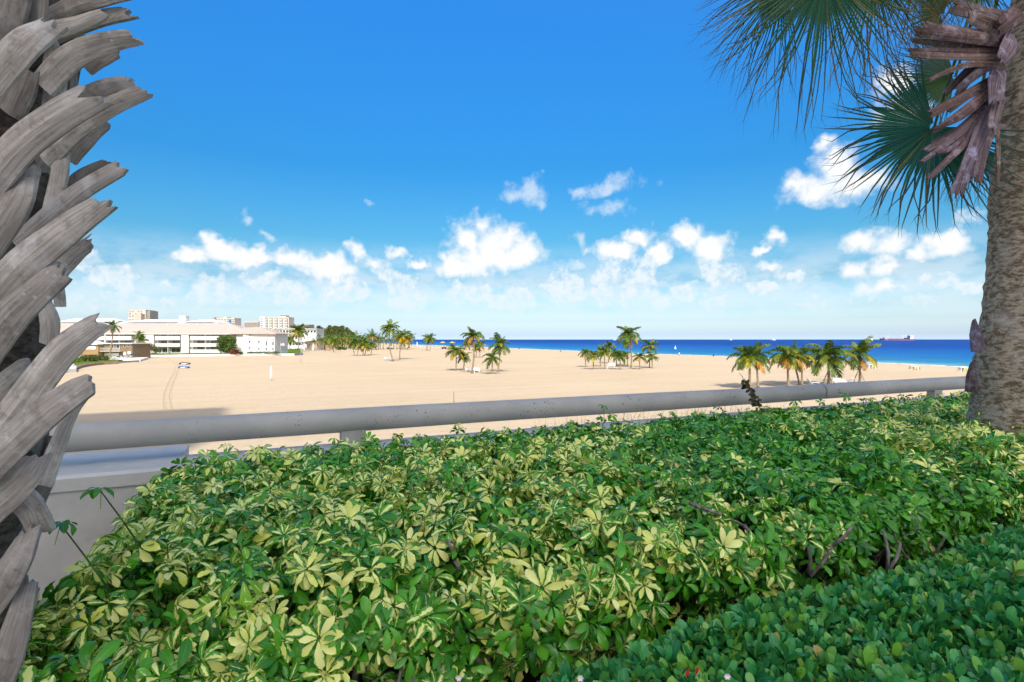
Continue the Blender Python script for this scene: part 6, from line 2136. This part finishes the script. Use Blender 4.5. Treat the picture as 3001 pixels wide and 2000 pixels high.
def build_schefflera():
    rnd = random.Random(21)
    t0 = -.62
    org = tn(3.0, 3.0, TZ)
    root = empty('variegated_hedge', org)
    tag(root, 'wide schefflera hedge with cream and green umbrella leaves in front of the parapet', 'hedge')
    cam = Vector((0, 0, HC))
    def ext(n): return .13 * max(0, min(1, (3.4 - n) / 1.2))
    def top_z(t, n):
        k_ = 1.0 + max(0, 2.9 - n) * .9 if n < 3.4 else max(.35, 1 - (n - 3.4) * .9)
        z = HC - .86 + .03 * (min(n, 3.6) - 1.8) + k_ * (.06 * lump(t, n) + .04 * lump(t, n, 2.3) + .035 * lump(t, n, 5.2))
        z -= .10 * max(0, (t0 - ext(n) + .5 - t) / .5) ** 2          # rounded shoulder at the free end
        z -= .14 * max(0, (2.15 - n) / .35) ** 2
        return z
    def kind_at(t, n, p):
        x = CX + p.x / p.y * F
        # reverted all-green shoots in one part of the hedge, cream elsewhere
        g = math.exp(-((t - 3.3 - .28 * (n - 1.8)) / 1.25) ** 2) * (.95 if n < 3.6 else .8)
        g = max(g, .45 if n > 3.7 else .08)
        u = rnd.random()
        if u < .06: return 'young'
        if u < .06 + g * .95: return 'green'
        u = rnd.random()
        if u < .54: return 'cream'
        if u < .84: return 'mixed'
        return 'green'
    HOLES = ((2430, 1650, 130, 70), (2640, 1640, 120, 60), (1380, 1890, 130, 110), (1180, 1930, 70, 70), (2000, 1790, 90, 60), (1650, 1830, 60, 60))
    items = []
    deep = set()
    # top, in three layers
    area_n = 16000
    for i in range(area_n):
        n = rnd.uniform(1.78, 4.40); t = rnd.uniform(t0 - ext(n), 9.5)
        if n > 4.30 and rnd.random() < .5: continue
        # free end: ragged edge
        if t < t0 - ext(n) + .10 * (1 + lump(n, t, 3)): continue
        z = top_z(t, n)
        if n < 3.3 and lump(t + .7, n, 2.6) < -.42 and rnd.random() < .8: continue
        layer = rnd.random()
        dz = -abs(rnd.gauss(0, .07)) if layer < .62 else -rnd.uniform(.05, .26)
        if layer > .985: dz = rnd.uniform(.02, .10)
        p = tn(t, n, z + dz)
        if not in_view(p): continue
        up = Vector((rnd.gauss(0, .62), rnd.gauss(0, .62) - .22, 1.0))
        if t < t0 + .3: up += DV * -.9 * (1 - (t - t0) / .3)
        if n < 2.1: up += NV * -.9 * (1 - (n - 1.78) / .32)
        if n > 4.1: up += NV * .35
        items.append((t, n, p, up))
        if dz < -.09: deep.add(id(items[-1]))
    # front face and free end
    for i in range(7500):
        t = rnd.uniform(t0 - .02, 7.5)
        dep = rnd.random() ** .9
        z = HC - .93 - dep * .68
        inn = abs(rnd.gauss(0, .09))
        n = 1.78 + .07 * lump(t, z * 1.6, 1.7) + inn + .18 * dep
        # gaps under the canopy where stems and shade show
        pp = tn(t, n, z)
        if pp.y > .4:
            sx, sy = CX + pp.x / pp.y * F, CY - (pp.z - HC) / pp.y * F
            if any(((sx - hx) / ha) ** 2 + ((sy - hy) / hb) ** 2 < 1 and rnd.random() < .9 for (hx, hy, ha, hb) in HOLES): continue
        hole = lump(t * 1.3 + 5, z * 2.2, 1.6)
        if dep > .15 and hole > .10: continue
        if dep > .5 and rnd.random() < .35: continue
        p = tn(t, n, z)
        if not in_view(p): continue
        up = NV * -1.0 + Vector((rnd.gauss(0, .4), rnd.gauss(0, .3), .55 + rnd.gauss(0, .3)))
        items.append((t, n, p, up))
        if inn > .13: deep.add(id(items[-1]))
    for i in range(1500):
        n = rnd.uniform(1.75, 4.3)
        dep = rnd.random()
        z = HC - .92 - dep * .7
        t = t0 - ext(n) + .06 * lump(n, z, 2.0) + abs(rnd.gauss(0, .08)) + .18 * dep
        if dep > .4 and lump(n * 1.5, z * 2, 2.0) > .3: continue
        p = tn(t, n, z)
        if not in_view(p): continue
        up = DV * -1.0 + NV * -.3 + Vector((rnd.gauss(0, .4), rnd.gauss(0, .4), .5 + rnd.gauss(0, .3)))
        items.append((t, n, p, up))
    # taller sprigs: (picture x, y, metres ahead)
    for (x, y, Z, k) in ((1770, 1190, 5.2, 'green'), (1790, 1215, 5.2, 'young'), (1765, 1225, 5.2, 'green'), (295, 1430, 2.05, 'green'), (180, 1530, 1.9, 'green'),
                       (980, 1285, 4.4, 'young'), (1080, 1290, 4.5, 'green'), (2480, 1160, 6.6, 'green'), (2530, 1170, 6.6, 'green'), (2610, 1165, 6.8, 'green'), (2330, 1175, 6.3, 'green'), (2740, 1225, 5.6, 'green'), (2775, 1215, 5.7, 'green'), (2690, 1235, 5.4, 'green'), (2850, 1235, 4.7, 'young'),
                       (2130, 1410, 3.1, 'young'), (1970, 1390, 3.0, 'green'), (1990, 1380, 3.0, 'green'), (2450, 1345, 3.6, 'young'), (2340, 1310, 3.9, 'young'), (2560, 1300, 3.9, 'green'), (670, 1350, 3.3, 'cream'), (620, 1370, 3.2, 'cream')):
        p = px(x, y, Z)
        items.append((k, None, p, Vector((rnd.gauss(0, .25), rnd.gauss(0, .25) - .1, 1))))
        q = p - org
        foot = q + Vector((.13 if x < 400 else rnd.uniform(-.05, .05), .05, -.26))
        MB().tube([foot, q.lerp(foot, .45) + Vector((.012, 0, -.02)), q - Vector((0, 0, .012))], [.0035, .003, .0022], 6, (.35, .75, .2)).obj('shoot', M['branch'], root, True)
    # nearest 300 become leaves of their own
    ranked = sorted(items, key=lambda q: (q[2] - cam).length - (0.35 if q[1] is not None and q[1] < 2.3 else 0))
    # keep those well inside the frame first
    def inside(p): return 20 < CX + p.x / p.y * F < 2980 and 1000 < CY - (p.z - HC) / p.y * F < 1990
    big = [q for q in ranked if inside(q[2])][:300]
    ids = {id(q) for q in big}
    rest = []
    for q in items:
        t, n, p, up = q
        k = t if n is None else kind_at(t, n, p)
        if n is not None and id(q) in deep: k = 'green' if rnd.random() < .8 else 'mixed'  # deep leaves swapped to green so the gaps look shaded by colour
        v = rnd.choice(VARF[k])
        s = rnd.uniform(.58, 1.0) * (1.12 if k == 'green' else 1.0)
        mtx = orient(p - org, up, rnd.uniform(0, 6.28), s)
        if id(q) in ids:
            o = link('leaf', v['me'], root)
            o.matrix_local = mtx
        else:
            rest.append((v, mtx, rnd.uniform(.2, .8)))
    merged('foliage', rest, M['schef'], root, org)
    # stems
    rs = random.Random(9)
    for i in range(70):
        t = rs.uniform(t0 + .25, 7.0); n = rs.uniform(1.95, 3.9)
        p = tn(t, n, TZ + .02) - org
        pts = [p]
        d = Vector((rs.gauss(0, .35), rs.gauss(0, .35) - .1, 1))
        for k in range(5):
            p = p + d.normalized() * .15
            d += Vector((rs.gauss(0, .35), rs.gauss(0, .35), .1))
            pts.append(p)
        b = MB().tube(pts, [.017, .015, .012, .010, .007, .004], 6)
        for k in (2, 3):
            q = pts[k]
            e = Vector((rs.gauss(0, .6), rs.gauss(0, .6), .7)).normalized()
            b.tube([q, q + e * .12, q + e * .22 + Vector((0, 0, .05))], [.009, .007, .004], 5)
        b.obj('branch', M['branch'], root, True)
    # a few stems standing in the openings of the front face
    for (x, y, x2, y2, Z) in ((2370, 1680, 2365, 1600, 2.5), (2375, 1690, 2440, 1600, 2.5), (2440, 1600, 2500, 1540, 2.5), (2600, 1680, 2590, 1560, 2.55), (2600, 1680, 2640, 1590, 2.55), (1200, 1940, 1245, 1840, 1.85), (1245, 1840, 1275, 1780, 1.85), (1200, 1940, 1130, 2010, 1.85), (2020, 1475, 2180, 1540, 2.6), (2180, 1540, 2210, 1590, 2.6), (1330, 1640, 1310, 1580, 2.2), (1345, 1680, 1330, 1640, 2.2), (1020, 1680, 1040, 1620, 2.1)):
        a, c = px(x, y, Z + .12) - org, px(x2, y2, Z + .12) - org
        MB().tube([a, a.lerp(c, .5) + Vector((.008, -.01, .004)), c], [.010, .008, .006], 7).obj('branch', M['branch'], root, True)
build_schefflera()

def build_hawthorn():
    rnd = random.Random(33)
    org = tn(2.6, 1.2, TZ)
    root = empty('low_green_hedge', org)
    tag(root, 'low dense hedge of small glossy blue-green leaves at the lower corner before the variegated hedge', 'hedge')
    cam = Vector((0, 0, HC))
    def edge(t): return .72 + .12 * lump(t, 1)
    items = []
    for i in range(7800):
        t = rnd.uniform(.62, 6.2); n = rnd.uniform(.70, 1.66)
        z = HC - 1.09 + .05 * lump(t, n, 1.6) + .02 * lump(t, n, 3.7)
        z -= .35 * max(0, (.95 - t) / .33) ** 2 + .12 * max(0, (n - 1.45) / .2) ** 2 + .1 * max(0, (.9 - n) / .2) ** 2
        u = rnd.random()
        dz = -abs(rnd.gauss(0, .03)) if u < .72 else -rnd.uniform(.03, .20)
        if u > .985: dz = rnd.uniform(.01, .05)
        p = tn(t, n, z + dz)
        if not in_view(p, 90, 120): continue
        up = Vector((rnd.gauss(0, .38), rnd.gauss(0, .38) - .12, 1))
        if t < 1.0: up += DV * -(1.0 - t) * 2
        items.append((p, up, 'young' if rnd.random() < (.20 if u < .72 else .03) else 'green'))
    for i in range(1200):
        n = rnd.uniform(.7, 1.6); dep = rnd.random()
        t = .68 + .08 * lump(n, dep, 2) + .1 * dep + abs(rnd.gauss(0, .05))
        p = tn(t, n, HC - 1.2 - dep * .4)
        if not in_view(p, 90, 120): continue
        items.append((p, DV * -1 + Vector((rnd.gauss(0, .4), rnd.gauss(0, .4) - .2, .8)), 'green'))
    def inside(p): return 20 < CX + p.x / p.y * F < 2980 and CY - (p.z - HC) / p.y * F < 1990
    ranked = sorted([q for q in items if inside(q[0])], key=lambda q: (q[0] - cam).length - 1.5 * (q[0].z - (HC - 1.0)) )
    ids = {id(q) for q in ranked[:300]}
    rest = []
    for q in items:
        p, up, k = q
        v = rnd.choice(HAWF[k])
        mtx = orient(p - org, up, rnd.uniform(0, 6.28), rnd.uniform(.85, 1.25))
        if id(q) in ids:
            o = link('leaf_rosette', v['me'], root)
            o.matrix_local = mtx
        else:
            rest.append((v, mtx, rnd.uniform(.2, .8)))
    merged('foliage', rest, M['haw'], root, org)
    for i in range(60):
        p = tn(rnd.uniform(.8, 5), rnd.uniform(.8, 1.55), TZ + .02) - org
        q = p + Vector((rnd.gauss(0, .08), rnd.gauss(0, .08), .58))
        MB().tube([p, (p + q) / 2 + Vector((.02, .01, 0)), q], [.008, .006, .003], 5).obj('branch', M['branch'], root, True)
    # a few small pale flowers and red new leaves
    for (x, y, Z) in ((2130, 1980, 1.62), (1700, 1985, 1.60), (1345, 1985, 1.75)):
        c = px(x, y, Z) - org
        b = MB()
        for k in range(6):
            a = k * 1.047
            d = Vector((math.cos(a), -.6, math.sin(a))).normalized() * .013
            s_ = Vector((-math.sin(a), 0, math.cos(a))) * .004
            b.add([c, c + d * .6 + s_, c + d, c + d * .6 - s_, c + Vector((0, .002, 0))], [(0, 1, 2, 3)])
        b.ball(c, .003, 6, 4)
        b.obj('flower', M['petal'], root)
    for (x, y) in ((2012, 1985), (2040, 1978)):
        p = px(x, y, 1.6) - org
        g = LeafMB()
        g.leaflet(p, (.1, -.3, 1), (.2, -1, .1), .026, .012, .2, .2, (0, .5, 0), .3)
        b = MB(); b.add(g.v, g.f); b.obj('red_leaf', M['red'], root, True)
build_hawthorn()

# soil of the planting bed
b = MB(); b.box(tn(3.2, 2.55, TZ + .012), (10.4, 3.72, .022), ang)
tag(b.obj('planting_soil', M['soil']), kind='structure')

# ------------------------------------------------------------------ dead vine over the rail, dry grass behind the parapet
def build_vine():
    pts = [px(2250, 1225, 6.05), px(2225, 1195, 6.05), px(2208, 1165, 5.98), px(2200, 1142, 6.0), px(2185, 1128, 6.15), px(2176, 1105, 6.2), px(2166, 1093, 6.2)]
    t = empty('dead_vine', tn(5.2, 4.6, WZ))
    tag(t, 'withered dark vine stem with small dead leaves climbing over the round railing', 'vine')
    o = t.location
    MB().tube([p - o for p in pts], [.006, .006, .006, .005, .004, .003, .002], 6).obj('stem', M['branch'], t, True)
    rnd = random.Random(2)
    for k in range(60):
        s = rnd.uniform(.8, 4.4)
        i = int(s); p = pts[i].lerp(pts[i + 1], s - i) - o
        g = LeafMB()
        d = Vector((rnd.gauss(0, 1), -abs(rnd.gauss(0, .6)), rnd.gauss(0, 1)))
        g.leaflet(p, d, (rnd.gauss(0, 1), -1, rnd.gauss(0, 1)), rnd.uniform(.035, .075), .035, .6, .2, (0, 0, 0), .4)
        b = MB(); b.add(g.v, g.f, rnd.choice(((.055, .05, .018), (.08, .065, .025), (.05, .06, .02))))
        b.obj('leaf', M['tree'], t, True, color=(1, 1, 1))
build_vine()
def build_dry_grass():
    rnd = random.Random(6)
    b = MB()
    o = tn(5.5, 6.0, 0)
    for i in range(900):
        t = rnd.uniform(2.9, 7.4); n = rnd.uniform(5.45, 6.3)
        h = WZ + rnd.uniform(-.35, -.02) - max(0, abs(t - 5.3) - 1.2) * .12
        p = tn(t, n, h - rnd.uniform(.3, .6)) - o
        d = Vector((rnd.gauss(0, .25), rnd.gauss(0, .25), 1)).normalized() * rnd.uniform(.3, .6)
        w = Vector((rnd.gauss(0, 1), rnd.gauss(0, 1), 0)).normalized() * .004
        g = rnd.uniform(.6, 1.2)
        c = rnd.choice(((.42, .36, .20), (.30, .28, .14), (.50, .44, .30)))
        c = tuple(q * g for q in c)
        b.add([p - w, p + w, p + d], [(0, 1, 2)], c)
        for k in range(3):
            q = p + d * rnd.uniform(.5, 1)
            e = Vector((rnd.gauss(0, 1), rnd.gauss(0, 1), rnd.gauss(0, 1))).normalized() * .03
            b.add([q, q + e + w, q + e - w], [(0, 1, 2)], c)
    # the shrub's own woody base down to the sand
    t = empty('dry_shrub', o)
    tag(t, 'dry straw-coloured shrub showing just beyond the parapet under the railing', 'shrub')
    b.obj('twigs', M['tree'], t, color=(1, 1, 1))['kind'] = 'stuff'
    s = MB()
    for i in range(14):
        tt = 3.2 + i * .3
        a = tn(tt, 5.8, -.1) - o; c = tn(tt + rnd.uniform(-.2, .2), rnd.uniform(5.5, 6.2), WZ - .2) - o
        s.tube([a, a.lerp(c, .5) + Vector((.1, .1, 0)), c], [.05, .03, .01], 6)
    s.obj('stem', M['branch'], t, True)
build_dry_grass()
